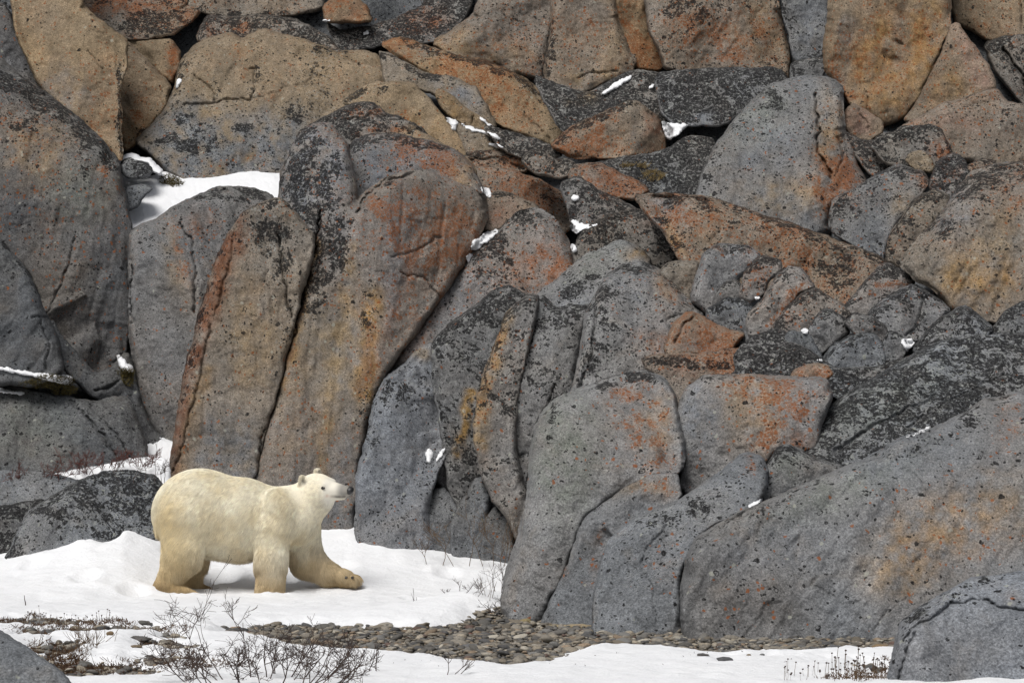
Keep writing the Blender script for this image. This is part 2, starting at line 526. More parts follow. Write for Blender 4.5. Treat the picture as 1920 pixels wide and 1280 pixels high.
def snow_mound(label, d, outline, lean=1.2, B=.12, **kw):
    SPECS.append((_mound, (label, d, outline, lean, B), kw))
def _mound(label, d, outline, lean=1.2, B=.12, **kw):
    r = build_solid(pts(outline), d, lean=lean, B=B, k=.5, facets=0, nz=.5, scar=.4, gap=.02, rough_edge=2.2, rim=(1, .8, 1), dil=1., **kw)
    V = r['V']; org = V.mean(0); org[2] = V[:, 2].min()
    return snd('snow_patch', V, r['F'], SNOW, org, label=label, cat='snow', kind='thing')
def build_all():
    for f, a, k in sorted(SPECS, key=lambda s: -np.mean(np.clip(chaikin(pts(s[1][2 if s[0] is _mound else 4]), 1)[:, 1], -60, 1240))):
        f(*a, **k)
def _rock(name, cat, label, d, outline, base=C_GREY, tan=0.08, orange=.1, black=.35, paint=(), group=None, **kw):
    o = pts(outline)
    r = build_solid(o, d, **kw)
    q, n, sd_ = r['q'], r['n'], r['seed']
    x, z = q[:, 0] * d / F, -q[:, 1] * d / F
    nb = fbm(x * .9, z * .9, 0, sd_ + 21, 3)
    nb2 = fbm(x * .9 + 5, z * .9, 4, sd_ + 22, 3)
    up = sstep(.10, .75, n[:, 2])
    edge = np.exp(-r['t'] / 7.0)
    tn = tan + .16 * nb
    lo = 1.9 * orange * (.6 + .9 * nb2)
    lk = 1.35 * black * (.012 + .70 * np.clip(nb2 + .05, 0, 1) + 1.35 * up + .6 * edge * sstep(-.05, .3, n[:, 2]))
    cols = {'t': C_TAN, 'g': C_GREY, 'n': C_GREEN, 'd': C_DARK, 'b': C_BROWN, 'u': C_BLUE, 'h': C_OCHRE, 'p': C_PINK}
    tint = base + (C_TAN - base) * np.clip(tn, 0, 1)[:, None]
    for b in paint:
        w = blob(q + 9 * np.stack([pnoise(q[:, 0] / 40, q[:, 1] / 40, 0, sd_ + 31), pnoise(q[:, 0] / 40, q[:, 1] / 40, 7, sd_ + 32)], 1), b)
        w = w * np.clip(.78 + .9 * fbm(q[:, 0] / 34, q[:, 1] / 34, 2, sd_ + 35, 4, .62), .05, 1.35)
        if b[0] == 'o': lo = lo + w * 1.05
        elif b[0] == 'k': lk = lk + w * 1.1
        elif b[0] == 'K': lk = lk * (1 - w)
        else: tint = tint + (cols[b[0]] - tint) * np.clip(w, 0, 1)[:, None]
    nbk = len(r['V']) - r['nf']
    full = lambda a, f: np.concatenate([a, np.broadcast_to(f, (nbk,) + a.shape[1:])])
    attrs = {'tint': full(np.clip(tint, .01, 1), base), 'lich_k': full(np.clip(lk, 0, 1.3), black * .5), 'lich_o': full(np.clip(lo, 0, 1.3), 0.0)}
    V = r['V']
    zlo = V[:, 2].min(); org = np.array([V[:, 0].mean(), V[:, 1].mean(), zlo])
    return snd(name, V, r['F'], ROCK, org, attrs, label=label, cat=cat, group=group, kind='thing')

# ------------------------------------------------------------------ the cliff: every block and boulder is one thing
# --- top left
rock('cliff_block', 'rock', 'dark grey shaded rock at the upper left edge behind the tan slab', 37.6, '-300,0 5,2 32,58 58,118 75,152 60,175 -300,130', black=.25, tan=.05, base=C_DARK*1.3, lean=.3)
rock('rock_slab', 'rock', 'huge smooth tan slab with thin cracks in the upper left corner', 36.6, '-10,-190 135,-190 152,8 175,30 212,58 238,78 239,115 224,165 226,230 228,300 215,287 160,236 97,187 68,150 55,118 30,58',
     tan=.85, orange=.10, black=.05, lean=.55, B=.35, k=.35, paint=[('o',205,205,40,70,.45,40),('o',190,120,30,50,.3),('g',120,170,60,50,.4),('k',[(222,120),(224,170),(226,290)],5,.8),('k',228,140,14,14,.5)],
     cracks=[([(165,95),(178,118),(190,130)],4,.08),([(222,110),(225,150)],4,.06),([(75,120),(92,126)],3,.04)])
rock('cliff_block', 'rock', 'tan wedge of rock right of the thin vertical crack in the big tan slab', 36.4, '239,80 250,90 318,158 313,200 283,235 233,290 226,230 223,165',
     tan=.8, orange=.2, black=.08, lean=.5, B=.3, k=.4, paint=[('o',262,205,16,30,.5),('k',275,245,40,10,.6,-40),('k',312,190,8,35,.6)])
rock('cliff_block', 'rock', 'small tan block with an orange right edge above the snow speck', 37.2, '242,76 280,73 322,75 337,95 338,122 320,160 285,125 250,90',
     tan=.8, orange=.15, black=.08, lean=.4, B=.3, paint=[('o',328,115,14,40,.6),('b',330,115,12,35,.5)])
rock('rock_ledge', 'rock', 'orange lichened ledge on the top edge above the small tan block', 39.5, '135,-190 350,-190 345,8 380,18 352,45 330,62 290,70 238,76 212,58 175,30 152,8',
     tan=.45, orange=.55, black=.35, lean=1.0, paint=[('o',240,12,70,22,.5),('k',290,45,70,16,.8),('b',240,15,70,25,.4)])
rock('rock_ledge', 'rock', 'pale grey and tan ledge at the top edge left of the orange dome', 40.2, '345,-190 640,-190 606,10 590,22 500,34 430,40 380,22 345,10', tan=.45, orange=.12, black=.25, lean=.9, paint=[('o',400,8,40,10,.35),('k',370,12,25,16,.8),('k',460,30,80,10,.6)])
rock('boulder', 'boulder', 'rounded orange boulder on the top edge beside the snow speck', 39.8, '606,12 640,-12 670,-2 690,18 697,40 660,43 610,40', tan=.7, orange=.75, black=.08, lean=.4, paint=[('b',650,20,45,25,.45)])
rock('rock_ledge', 'rock', 'narrow black streaked ledge lying along the top of the cracked tan slab', 38.6, '368,68 378,48 392,30 430,33 490,29 552,36 608,66 640,100 610,95 552,70 490,58 455,78 430,66 400,66 372,80', tan=.45, orange=.2, black=.5, lean=.9,
     paint=[('o',405,55,25,14,.6),('o',450,52,20,10,.7),('k',590,68,30,14,.6)])
rock('rock_slab', 'rock', 'broad tan slab split by a dark branching crack above the snowy ledge', 35.8, '340,112 372,80 430,65 455,76 490,55 550,69 610,88 640,108 720,130 715,180 640,210 600,240 560,300 535,340 490,333 420,339 350,342 308,316 283,292 254,266 282,237 314,202 330,165',
     tan=.75, orange=.08, black=.10, lean=.9, B=.45, k=.3, facets=2,
     paint=[('g',400,290,150,50,1.0,-5),('g',520,270,70,60,.8),('g',350,235,60,50,.8),('k',420,255,150,28,.45,-8),('k',340,240,40,60,.5),('k',570,200,70,22,.6,-25),('k',600,115,30,40,.5),('k',340,110,22,70,.7,20),('k',450,300,130,40,.3),
            ('k',[(400,150),(412,172),(405,188)],5,.5),('k',[(480,125),(478,160),(470,190),(440,186)],5,.9),('o',455,118,12,30,.4),('o',500,178,16,10,.4),('o',640,160,20,30,.3)],
     cracks=[([(362,140),(385,158),(408,170),(405,188)],5,.12),([(470,126),(481,128),(478,160),(470,188),(400,192),(340,200)],5,.14),([(470,188),(476,210),(490,230)],4,.1),([(470,185),(530,170),(600,145)],3,.06)])
rock('boulder', 'boulder', 'tan angular block with a notched right side in the upper middle', 36.3, '608,112 640,98 672,95 711,106 720,135 725,163 694,157 640,146 612,142', tan=.85, orange=.1, black=.08, lean=.5, paint=[('o',715,150,10,16,.5),('k',640,98,40,6,.7)])
rock('rock_ledge', 'rock', 'black crusted ledge below the top edge left of the twin domes', 39.6, '612,42 640,60 700,50 750,32 800,8 815,-190 915,-190 880,22 852,52 808,80 750,78 710,86 640,100', tan=.2, orange=.15, black=.85, lean=1.1, paint=[('o',800,40,40,25,.6),('b',800,40,40,25,.4)])
rock('boulder', 'boulder', 'grey speckled dome on the top edge left of the dark vertical seam', 37.9, '812,80 855,54 895,22 925,-190 1050,-190 1044,20 1030,75 1024,110 1022,152 1000,146 955,130 912,112 875,112 835,100', tan=.35, orange=.25, black=.22, lean=.45, B=.6,
     paint=[('o',930,70,60,40,.35),('t',850,80,50,30,.6),('k',1020,120,16,50,.7),('k',960,20,40,30,.35),('t',950,110,70,30,.4)])
rock('boulder', 'boulder', 'big grey brown dome right of the dark vertical seam at the top', 37.6, '1046,-190 1140,-190 1152,20 1180,85 1192,113 1186,140 1135,152 1092,174 1072,198 1035,192 1020,160 1024,110 1032,70', tan=.4, orange=.25, black=.25, lean=.35, B=.75, k=.42,
     paint=[('t',1120,150,60,22,.6),('o',1090,60,50,40,.3),('k',1028,90,14,70,.8),('t',1155,70,25,70,.5),('k',1110,135,30,10,.5)], cracks=[([(1085,148),(1120,135),(1160,128)],5,.1)])
rock('rock_slab', 'rock', 'tan orange flank facing right beside the big dome at the top', 37.8, '1142,-190 1190,-190 1215,50 1237,100 1246,122 1235,134 1192,128 1178,85 1152,20', tan=.85, orange=.6, black=.08, lean=.35, yaw=.4, paint=[('o',1225,110,22,20,.6)])
rock('cliff_block', 'rock', 'wide pale block peppered with black and orange specks at the top right of centre', 37.4, '1188,-190 1442,-190 1457,10 1471,60 1480,112 1478,150 1440,132 1380,134 1300,136 1245,128 1237,100 1215,50', tan=.45, orange=.30, black=.42, lean=.4, B=.5, k=.4,
     paint=[('o',1340,60,100,45,.35),('k',1260,80,40,40,.3),('k',1300,18,60,14,.8),('o',1380,108,50,16,.5),('t',1430,60,40,60,.5)])
rock('rock_ledge', 'rock', 'black lichen covered ground ledge holding the long snow streak', 35.6, '1000,142 1060,165 1100,180 1150,150 1190,130 1250,140 1262,200 1240,235 1200,200 1130,225 1060,250 1040,225', tan=.15, orange=.05, black=.9, lean=1.1, base=C_GREY, paint=[('t',1085,185,30,14,.6)])
rock('cliff_block', 'rock', 'black speckled sloping block under the wide pale block', 35.9, '1228,140 1300,132 1380,131 1462,128 1480,155 1440,180 1400,200 1360,235 1300,236 1262,232 1240,210', tan=.12, orange=.05, black=.85, lean=.9, paint=[('u',1310,225,55,14,.7),('K',1310,225,50,12,.6)], cracks=[([(1350,160),(1340,190),(1310,222)],4,.1)])
rock('cliff_block', 'rock', 'grey dark speckled block in the gap at the top right beside the tan column', 36.8, '1472,-190 1560,-190 1556,40 1548,97 1530,107 1490,114 1480,62 1466,20', tan=.05, orange=.02, black=.45, lean=.4, paint=[('u',1515,60,40,50,.6)])
rock('cliff_block', 'rock', 'small black block wedged under the grey block beside the tan column', 36.3, '1484,118 1542,108 1550,130 1535,150 1484,150', tan=.1, black=.8, lean=.5)
rock('rock_pillar', 'rock', 'large ochre column with vertical stains at the upper right', 35.2, '1560,-190 1780,-190 1782,40 1762,100 1741,150 1712,197 1692,224 1650,238 1625,217 1590,197 1575,162 1546,132 1545,80 1555,30',
     tan=.6, orange=.28, black=.08, lean=.12, B=.6, k=.5, base=C_GREY, paint=[('h',1670,120,90,100,.6),('g',[(1590,40),(1580,100),(1575,150)],14,.5),('g',[(1690,40),(1685,120)],12,.35),('o',1640,120,80,80,.2),('h',1740,60,25,80,.6)],
     cracks=[([(1628,170),(1632,215)],4,.12),([(1680,75),(1688,85)],4,.1)])
rock('cliff_block', 'rock', 'brown tilted slab with a pink upper edge right of the ochre column', 34.9, '1782,48 1798,44 1816,75 1852,120 1868,162 1840,175 1810,186 1770,196 1712,236 1694,224 1722,190 1746,145 1767,95', tan=.6, orange=.2, black=.1, lean=.3, yaw=-.15,
     paint=[('p',1815,90,20,50,.9,-25),('h',1770,160,40,30,.5),('p',1840,140,18,30,.7),('d',1745,150,12,60,.3,25)])
rock('cliff_block', 'rock', 'pale tan block in the top right corner', 36.9, '1782,-190 2240,-190 2240,70 1895,68 1852,78 1822,56 1786,42', tan=.7, orange=.2, black=.15, lean=.4, B=.4, cracks=[([(1913,-10),(1916,60)],5,.2)], paint=[('o',1850,50,40,12,.4)])
rock('cliff_block', 'rock', 'dark ribbed rock dropping down the right edge below the pale tan block', 35.6, '1846,84 1890,66 2240,66 2240,240 1940,225 1915,192 1880,152 1856,112', tan=.2, orange=.15, black=.5, lean=.5, base=C_DARK*1.4, cracks=[([(1880,90),(1915,140),(1935,200)],8,.35)], paint=[('o',1905,85,20,10,.4),('k',1870,85,25,12,.9)])
rock('rock_slab', 'rock', 'wide pinkish slab with fine specks below the ochre column at the right', 34.0, '1695,238 1712,226 1770,196 1830,178 1868,168 1892,196 2240,240 2240,330 1860,312 1800,298 1750,288 1682,270', tan=.4, orange=.35, black=.2, lean=.5, B=.4, k=.4,
     paint=[('p',1770,240,80,30,.5),('o',1740,250,50,25,.3),('k',1860,210,60,40,.3,30)], cracks=[([(1700,250),(1760,222),(1850,190)],3,.05)])
rock('boulder', 'boulder', 'small broken orange stone under the foot of the ochre column', 33.7, '1584,212 1591,202 1600,197 1630,214 1655,226 1654,252 1630,264 1602,258 1583,242', tan=.6, orange=.3, black=.05, lean=.2, k=.4, facets=4, paint=[('p',1610,230,25,25,.9),('b',1590,225,10,20,.5)], cracks=[([(1612,205),(1625,240)],3,.1)])
rock('boulder', 'boulder', 'black capped boulder with an orange right flank below the ochre column', 33.0, '1630,275 1650,258 1690,241 1740,233 1766,246 1787,292 1770,306 1745,318 1700,316 1660,305', tan=.3, orange=.1, black=.6, lean=.4, paint=[('o',1762,275,20,25,.95),('b',1765,275,16,25,.5),('k',1690,250,60,14,.8)])
rock('rock_ledge', 'rock', 'black lichen strip between the grey dome and the black capped boulder', 33.2, '1580,245 1620,265 1650,262 1680,285 1700,315 1690,335 1640,335 1610,300', tan=.2, orange=.2, black=.9, lean=.9, paint=[('p',1680,285,20,12,.7)])
# --- upper middle slopes
rock('rock_slab', 'rock', 'long orange specked slab sloping down to the right in the upper middle', 36.0, '715,82 755,72 830,98 878,111 912,114 967,139 1002,160 1032,190 1050,222 1062,250 1036,273 1000,262 945,240 915,218 875,168 795,133 740,100',
     tan=.85, orange=.5, black=.15, lean=.7, B=.5, paint=[('k',[(760,76),(830,100),(910,116),(970,142),(1030,188)],9,.9),('o',960,180,70,40,.3,35),('g',780,100,40,14,.3)], cracks=[([(985,215),(1010,240),(1030,265)],4,.1)])
rock('rock_slab', 'rock', 'grey and tan ribbed slab tucked under the long orange specked slab', 36.1, '712,96 790,134 856,150 896,168 918,216 930,240 895,222 850,196 800,170 770,160 726,168 714,112', tan=.6, orange=.05, black=.15, lean=.7, paint=[('u',850,170,50,16,.6,25),('g',890,200,20,30,.5),('k',[(720,100),(790,140),(860,158)],8,.9)])
rock('cliff_block', 'rock', 'thin tan wedge lying above the stepped snow strips', 35.5, '818,178 824,168 850,186 890,214 927,238 918,248 872,234 832,208', tan=.75, orange=.1, black=.1, lean=.3, k=.4, facets=3, paint=[('h',860,210,40,14,.5,30)], cracks=[([(885,212),(884,232)],4,.15)])
rock('rock_slab', 'rock', 'smooth tan slope above the grey head of the great pillar', 34.9, '640,192 690,160 720,155 772,156 802,185 834,224 857,257 874,290 850,284 800,256 740,224 690,200', tan=.8, orange=.12, black=.06, lean=.8, paint=[('o',760,215,14,14,.5),('k',[(640,195),(690,165),(720,170)],9,.8),('h',800,240,40,30,.3)])
rock('rock_slab', 'rock', 'tan slope crossed by stepped snow strips', 34.8, '838,222 870,236 920,251 952,264 990,282 1000,300 960,300 900,292 868,290 850,262', tan=.65, orange=.05, black=.2, lean=.8, paint=[('k',960,270,50,10,.8,20)])
rock('rock_ledge', 'rock', 'black and tan ledge below the long orange slab with layered edges', 34.4, '905,236 950,248 1000,262 1036,275 1055,290 1030,300 980,296 940,280', tan=.3, orange=.1, black=.75, lean=.9)
rock('rock_ledge', 'rock', 'bright orange lichen crest on top of the great pillar', 34.5, '560,250 610,218 660,196 698,192 722,215 772,230 792,242 806,262 765,262 705,256 660,270 600,290 555,300', tan=.3, orange=.15, black=.55, lean=.8,
     paint=[('o',690,208,34,12,1.1),('o',730,240,40,12,.8),('o',665,252,16,10,.6),('k',620,235,50,25,.6),('t',770,250,30,14,.6)], cracks=[([(640,220),(700,215),(760,232),(800,252)],5,.12)])
rock('rock_ledge', 'rock', 'thin tan ledge with broken stones right of the orange crest', 34.2, '780,246 806,258 850,282 880,300 892,330 880,318 840,296 800,275 775,262', tan=.75, orange=.2, black=.1, lean=.8)
rock('boulder', 'boulder', 'dark stone poking out of the snow between the branch and the broad ledge bank', 36.35, '226,306 245,299 268,305 287,319 280,330 255,334 232,328', tan=.02, black=.6, orange=0, lean=.6, fix=True)
rock('boulder', 'boulder', 'grey stone breaking through the left end of the broad snow ledge', 35.6, '236,352 262,347 286,353 270,367 257,386 240,394', tan=.02, black=.25, orange=0, lean=.6, fix=True)
# great pillar
rock('rock_pillar', 'rock', 'great tan pillar with rust streaks standing right behind the polar bear', 32.9, '528,420 524,370 530,320 548,270 580,235 620,232 650,270 662,330 668,384 690,358 720,337 760,322 798,322 834,336 876,348 906,360 916,400 892,462 852,522 802,592 747,667 722,705 704,740 690,800 672,872 668,1080 480,1080 480,900 488,860 502,800 526,715 547,630 573,530 590,450 560,430',
     base=C_GREY*1.15, tan=.34, orange=.16, black=.10, gap=.12, lean=.17, curl=.2, B=.55, k=.35, nz=.8, facets=0, rim=(.4,.6,.3),
     paint=[('g',620,930,120,120,.6),('g',[(640,420),(610,600),(570,800),(540,1000)],12,.7),('g',[(690,500),(650,760),(630,1000)],10,.6),('t',[(660,460),(625,700),(600,900)],11,.6),('p',[(780,480),(730,600),(690,720)],10,.5),('k',[(655,400),(640,520)],8,.5),('u',740,470,28,150,.55,6),('o',800,430,80,70,.62),('o',760,400,70,60,.4),('o',855,440,40,60,.5),('o',790,560,60,90,.5,35),('o',720,400,30,40,.3),('h',[(700,560),(692,640),(678,740)],17,.95),('b',[(697,610),(684,700),(672,740)],9,.75),
            ('k',[(540,280),(560,320),(585,400),(600,470),(575,560)],30,.75),('k',570,380,45,90,.6),('u',590,320,70,100,1.0),('k',590,330,55,100,.55),('k',560,300,30,60,.4),('g',545,400,22,60,.6),('k',690,590,16,60,.6),('k',720,335,14,20,.4),('k',650,480,40,70,.25),('t',640,640,60,120,.5),
            ('h',[(590,460),(570,540),(548,640),(526,720)],12,.8),('b',[(574,530),(548,632),(528,712)],6,.7),('k',[(620,440),(600,520),(570,600)],22,.4),('k',690,770,20,60,.55),('p',860,470,40,50,.4),('t',560,760,60,150,.35),('o',700,680,14,60,.25)],
     creases=[((735,350,705,760),.8,10),((565,430,600,250),.6,14)],
     cracks=[([(600,395),(597,430),(573,530),(547,632),(526,715)],5,.3),([(668,395),(690,362),(722,340),(790,322)],7,.25),([(735,485),(770,470),(830,445)],4,.08),([(750,510),(790,520),(820,545),(838,580)],5,.10),([(905,365),(912,400),(905,440)],5,.12),([(700,770),(690,850),(672,900)],5,.1)])
rock('cliff_block', 'rock', 'grey rounded head with orange specks capping the great pillar', 33.78, '664,392 655,330 654,290 660,270 690,252 770,258 832,272 862,289 882,308 895,337 908,366 875,352 830,342 795,326 760,328 720,343 690,364',
     tan=.15, orange=.15, black=.15, lean=.55, curl=.3, B=.36, k=.6, facets=0, rim=(1,.6,.12), paint=[('u',710,310,60,45,.9),('o',790,285,60,26,.8,15),('o',830,310,40,25,.6),('t',870,325,30,30,.6),('k',[(660,275),(700,258),(770,262),(830,276)],10,.9),('k',672,300,14,40,.6),('o',735,300,16,14,.4)])
rock('rock_slab', 'rock', 'tall leaning slab with a red brown weathered left edge behind the bear', 33.0, '452,402 490,380 530,372 562,412 592,445 572,530 546,630 525,715 501,800 487,862 480,1080 312,1080 316,900 328,810 346,705 370,605 400,505 428,440',
     tan=.45, orange=.08, black=.22, gap=.12, rim=(.25,.4,.2), lean=.17, B=.5, k=.3, facets=0, nz=.8,
     paint=[('b',[(440,415),(408,500),(375,610),(350,710),(332,800),(318,900)],17,1.0),('b',[(455,430),(420,510),(388,600)],16,.7),('h',[(385,700),(360,800),(335,900)],16,.5),('k',[(410,470),(380,560),(345,740)],8,.8),('k',500,440,40,70,.6),('k',[(560,540),(520,700)],14,.5),('g',430,880,80,120,.7),('d',500,420,40,30,.5),('t',470,640,50,110,.5),('k',430,640,20,30,.5),('k',530,470,25,60,.7)],
     creases=[((352,760,428,430),.8,6)], cracks=[([(395,610),(370,720),(345,820),(325,880)],5,.12),([(500,800),(490,830),(487,880),(480,960)],4,.2),([(520,440),(530,500),(545,590)],5,.15),([(440,430),(430,500),(400,590)],4,.1)])
rock('rock_slab', 'rock', 'narrow brown strip of rock between the great pillar and the blue grey boulder', 33.05, '665,905 680,850 694,790 704,750 712,760 700,830 676,900 671,1080 636,1080 640,980 650,920', tan=.5, orange=.05, black=.35, lean=.12, B=.25, facets=2, paint=[('k',690,800,14,60,.8),('b',660,960,10,60,.5),('h',665,930,8,60,.4)], cracks=[([(655,1000),(662,930),(680,860)],4,.12)])
# --- left wall
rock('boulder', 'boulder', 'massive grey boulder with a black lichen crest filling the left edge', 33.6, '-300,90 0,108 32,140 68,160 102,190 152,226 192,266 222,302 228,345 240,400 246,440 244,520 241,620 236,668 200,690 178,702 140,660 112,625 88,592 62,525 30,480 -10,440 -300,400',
     tan=.10, orange=.16, black=.2, lean=.22, curl=.35, B=.8, k=.5, nz=.8, facets=2, base=C_GREY*.72,  # grey lowered mostly to put this wall's shade into the colour
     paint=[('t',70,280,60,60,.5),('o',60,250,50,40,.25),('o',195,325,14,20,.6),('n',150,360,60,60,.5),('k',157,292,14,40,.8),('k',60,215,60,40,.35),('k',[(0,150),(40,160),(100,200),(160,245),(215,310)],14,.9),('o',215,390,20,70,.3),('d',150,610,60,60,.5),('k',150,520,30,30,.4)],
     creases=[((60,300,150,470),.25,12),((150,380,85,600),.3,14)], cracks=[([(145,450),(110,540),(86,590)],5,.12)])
rock('cliff_block', 'rock', 'plain dark grey wall under the diagonal crack at the left edge', 33.3, '-300,420 -10,445 30,482 61,527 86,592 110,640 118,690 100,712 60,722 -300,720', tan=.05, orange=.02, black=.10, lean=.2, B=.4, k=.35, facets=2, base=C_GREY*.60, paint=[('k',[(0,445),(40,495),(80,560)],6,.6),('k',30,500,40,30,.25)], cracks=[([(75,600),(95,650),(85,690)],4,.1),([(60,600),(90,590)],3,.1)])  # base colour carries the shade of the left wall, below the rock's own grey
rock('cliff_block', 'rock', 'dark smooth block low in the left corner with a rounded overhang', 33.4, '95,600 112,628 140,662 180,704 206,692 238,660 250,690 262,752 285,800 318,835 300,880 250,880 200,760 170,742 140,712 120,690', tan=.05, orange=.02, black=.15, lean=.2, base=C_GREY*.52, facets=2, paint=[('d',230,800,50,60,.6),('d',170,730,26,18,.7)], creases=[((110,610,200,720),.5,10)], cracks=[([(180,735),(200,728),(222,712)],5,.2)])  # corner shade painted in through the darkened base grey
rock('boulder', 'boulder', 'low dark rock with pale lichen dots under the snowy moss ledge', 32.6, '-300,705 0,715 60,732 140,748 185,755 215,740 240,745 262,800 276,845 272,900 150,920 -300,930', tan=.03, orange=0, black=.18, lean=.35, curl=.4, base=C_GREY*.64, facets=2, paint=[('d',220,820,50,60,.6),('d',40,740,60,18,.5),('n',50,800,80,60,.3)], creases=[((115,745,220,900),.35,8)], cracks=[([(130,745),(180,800),(215,850)],7,.15),([(160,750),(215,810),(250,860)],6,.12)])  # base grey cut to stand in for shade low on the left wall
rock('rock_slab', 'rock', 'upright grey slab with an orange flecked strip between the left wall and the leaning slab', 33.9, '246,434 270,420 300,408 342,380 400,354 450,349 505,364 525,402 490,425 450,480 410,560 378,640 352,730 340,860 318,845 286,805 264,755 252,690 245,620 243,500',
     tan=.15, orange=.08, black=.15, lean=.25, curl=.25, B=.5, k=.35, facets=2, nz=.9,
     paint=[('o',340,480,14,60,.6,-12),('o',380,425,30,30,.5),('k',430,365,80,16,.8),('t',330,500,18,70,.4,-12),('p',375,410,25,20,.3),('k',470,420,40,20,.6),('d',300,780,30,50,.4)],
     creases=[((342,400,372,600),.55,7),((310,640,290,420),.25,10)], cracks=[([(338,415),(356,450),(368,510),(366,590)],5,.15),([(243,470),(248,560),(243,640)],6,.2)])
rock('rock_slab', 'rock', 'dark mossy flank at the top of the leaning slab', 33.4, '440,420 470,400 520,388 530,430 500,450 465,450', tan=.1, orange=.1, black=.8, lean=.7, base=C_DARK, facets=3)
# --- left foreground boulders
rock('boulder', 'boulder', 'grey boulder spotted with black lichen in the snow behind the bear', 31.2, '0,1075 28,1012 52,960 92,936 132,910 202,882 252,884 292,895 312,915 306,960 296,1030 232,1080 120,1100', tan=.0, orange=0, black=.55, lean=.35, curl=.3, base=C_GREY*1.2, facets=2, k=.42, paint=[('k',250,930,50,30,.5),('k',120,985,60,20,.4,-25),('K',70,990,30,30,.6)], creases=[((175,905,165,1000),.3,12)])
rock('boulder', 'boulder', 'smooth grey boulder behind the spotted boulder at the left edge', 31.9, '-300,880 60,886 120,893 150,900 120,930 60,955 -300,960', tan=0, orange=0, black=.2, lean=.5, curl=.3, base=C_GREY*1.05, k=.42)
rock('boulder', 'boulder', 'rough dark boulder at the left edge below the smooth one', 31.5, '-300,945 0,950 40,944 85,934 62,962 42,1002 22,1050 -10,1090 -300,1090', tan=0, orange=0, black=.55, lean=.4, base=C_DARK*1.2, paint=[('k',0,1000,40,40,.5)])
rock('boulder', 'boulder', 'plain grey boulder cut off by the bottom left corner of the photo', 17.2, '-300,1165 -20,1172 10,1190 52,1216 102,1250 132,1276 145,1330 -300,1340', tan=0, orange=0, black=.04, lean=.8, curl=.3, base=C_GREY*.95, k=.42, nz=.6, facets=2)
# --- middle
rock('rock_slab', 'rock', 'rounded grey slab with a pink flush and black lichen, right of the great pillar', 32.5, '872,482 905,450 935,430 975,396 1010,391 1040,411 1070,460 1080,502 1062,535 1030,560 1000,580 945,600 880,640 820,680 760,720 712,745 700,730 736,680 792,600 850,522',
     base=C_GREY*1.2, tan=.22, orange=.28, black=.18, lean=.4, curl=.15, B=.5, k=.42, facets=2, paint=[('k',930,470,40,40,.65,-30),('k',970,410,40,25,.7),('o',1030,500,45,50,.45),('p',1010,500,60,50,.5),('p',790,620,70,14,.6,-50),('u',880,540,70,40,.5,-40),('k',920,520,40,30,.25)], cracks=[([(745,660),(800,600),(850,530),(880,480)],5,.15)])
rock('boulder', 'boulder', 'tall blue grey boulder right of the bear head with a black speckled top', 32.5, '668,1080 668,1005 669,900 688,822 704,748 726,705 770,670 812,640 815,700 822,742 834,800 836,850 815,900 805,950 822,1010 828,1080', tan=.05, orange=.03, black=.22, lean=.12, curl=.15, B=.7, k=.42, facets=2, base=C_BLUE*1.12, nz=.8,
     paint=[('k',765,730,55,30,.6,-20),('k',700,820,20,60,.3),('t',790,660,25,16,.5),('u',740,900,60,80,.6)], creases=[((735,760,742,1010),.55,10)])
rock('rock_pillar', 'rock', 'mottled black and grey finger of rock with a rust streak low on its right edge', 32.2, '812,642 850,602 890,577 930,542 957,537 987,553 948,592 927,650 910,692 898,740 892,800 895,852 908,892 888,935 860,960 838,915 832,862 824,782 812,720',
     tan=.12, orange=.02, black=0.7, lean=.15, curl=.12, B=.5, k=.42, facets=2, paint=[('k',870,620,60,40,.4,-30),('h',[(880,740),(872,800),(860,850)],9,1.0),('k',884,830,10,60,.7),('k',900,590,40,20,.5)])
rock('rock_pillar', 'rock', 'grey finger of rock with an orange left edge, second of the upright fingers', 32.0, '986,554 1012,553 1006,600 992,650 980,700 972,745 966,800 972,870 990,930 985,1005 968,1010 950,965 920,932 902,882 893,850 890,800 898,732 912,690 932,640 950,587',
     base=C_GREY*1.15, tan=.25, orange=.1, black=0.6, lean=.15, curl=.1, B=.45, k=.42, facets=2, paint=[('t',[(950,590),(925,660),(905,740),(900,830)],16,.9),('o',[(940,620),(915,700),(905,780)],12,.45),('o',905,850,8,30,.3)])
rock('rock_pillar', 'rock', 'broad grey finger of rock with a notched flat top, third of the upright fingers', 32.1, '1013,554 1046,574 1078,568 1102,570 1094,620 1080,680 1068,735 1062,800 1040,900 1015,1000 990,1010 985,940 975,880 967,800 972,745 980,700 992,650 1006,600',
     base=C_GREY*1.15, tan=.12, orange=.04, black=0.6, lean=.15, curl=.1, B=.5, k=.5, facets=2, paint=[('k',1040,620,40,50,.3)], cracks=[([(1040,720),(1010,800),(990,900)],5,.2),([(960,860),(985,850),(1010,855)],4,.1)])
rock('boulder', 'boulder', 'smooth pale grey crest rising behind the three upright fingers', 32.6, '1000,560 1060,511 1112,470 1160,450 1192,459 1220,490 1215,540 1160,575 1110,590 1060,590', base=C_GREY*1.3, tan=.12, orange=.04, black=.25, lean=.6, curl=.3, B=.4, paint=[('n',1120,490,50,20,.6,-30),('h',1200,480,25,14,.6),('k',1085,540,45,14,.6,-35)])
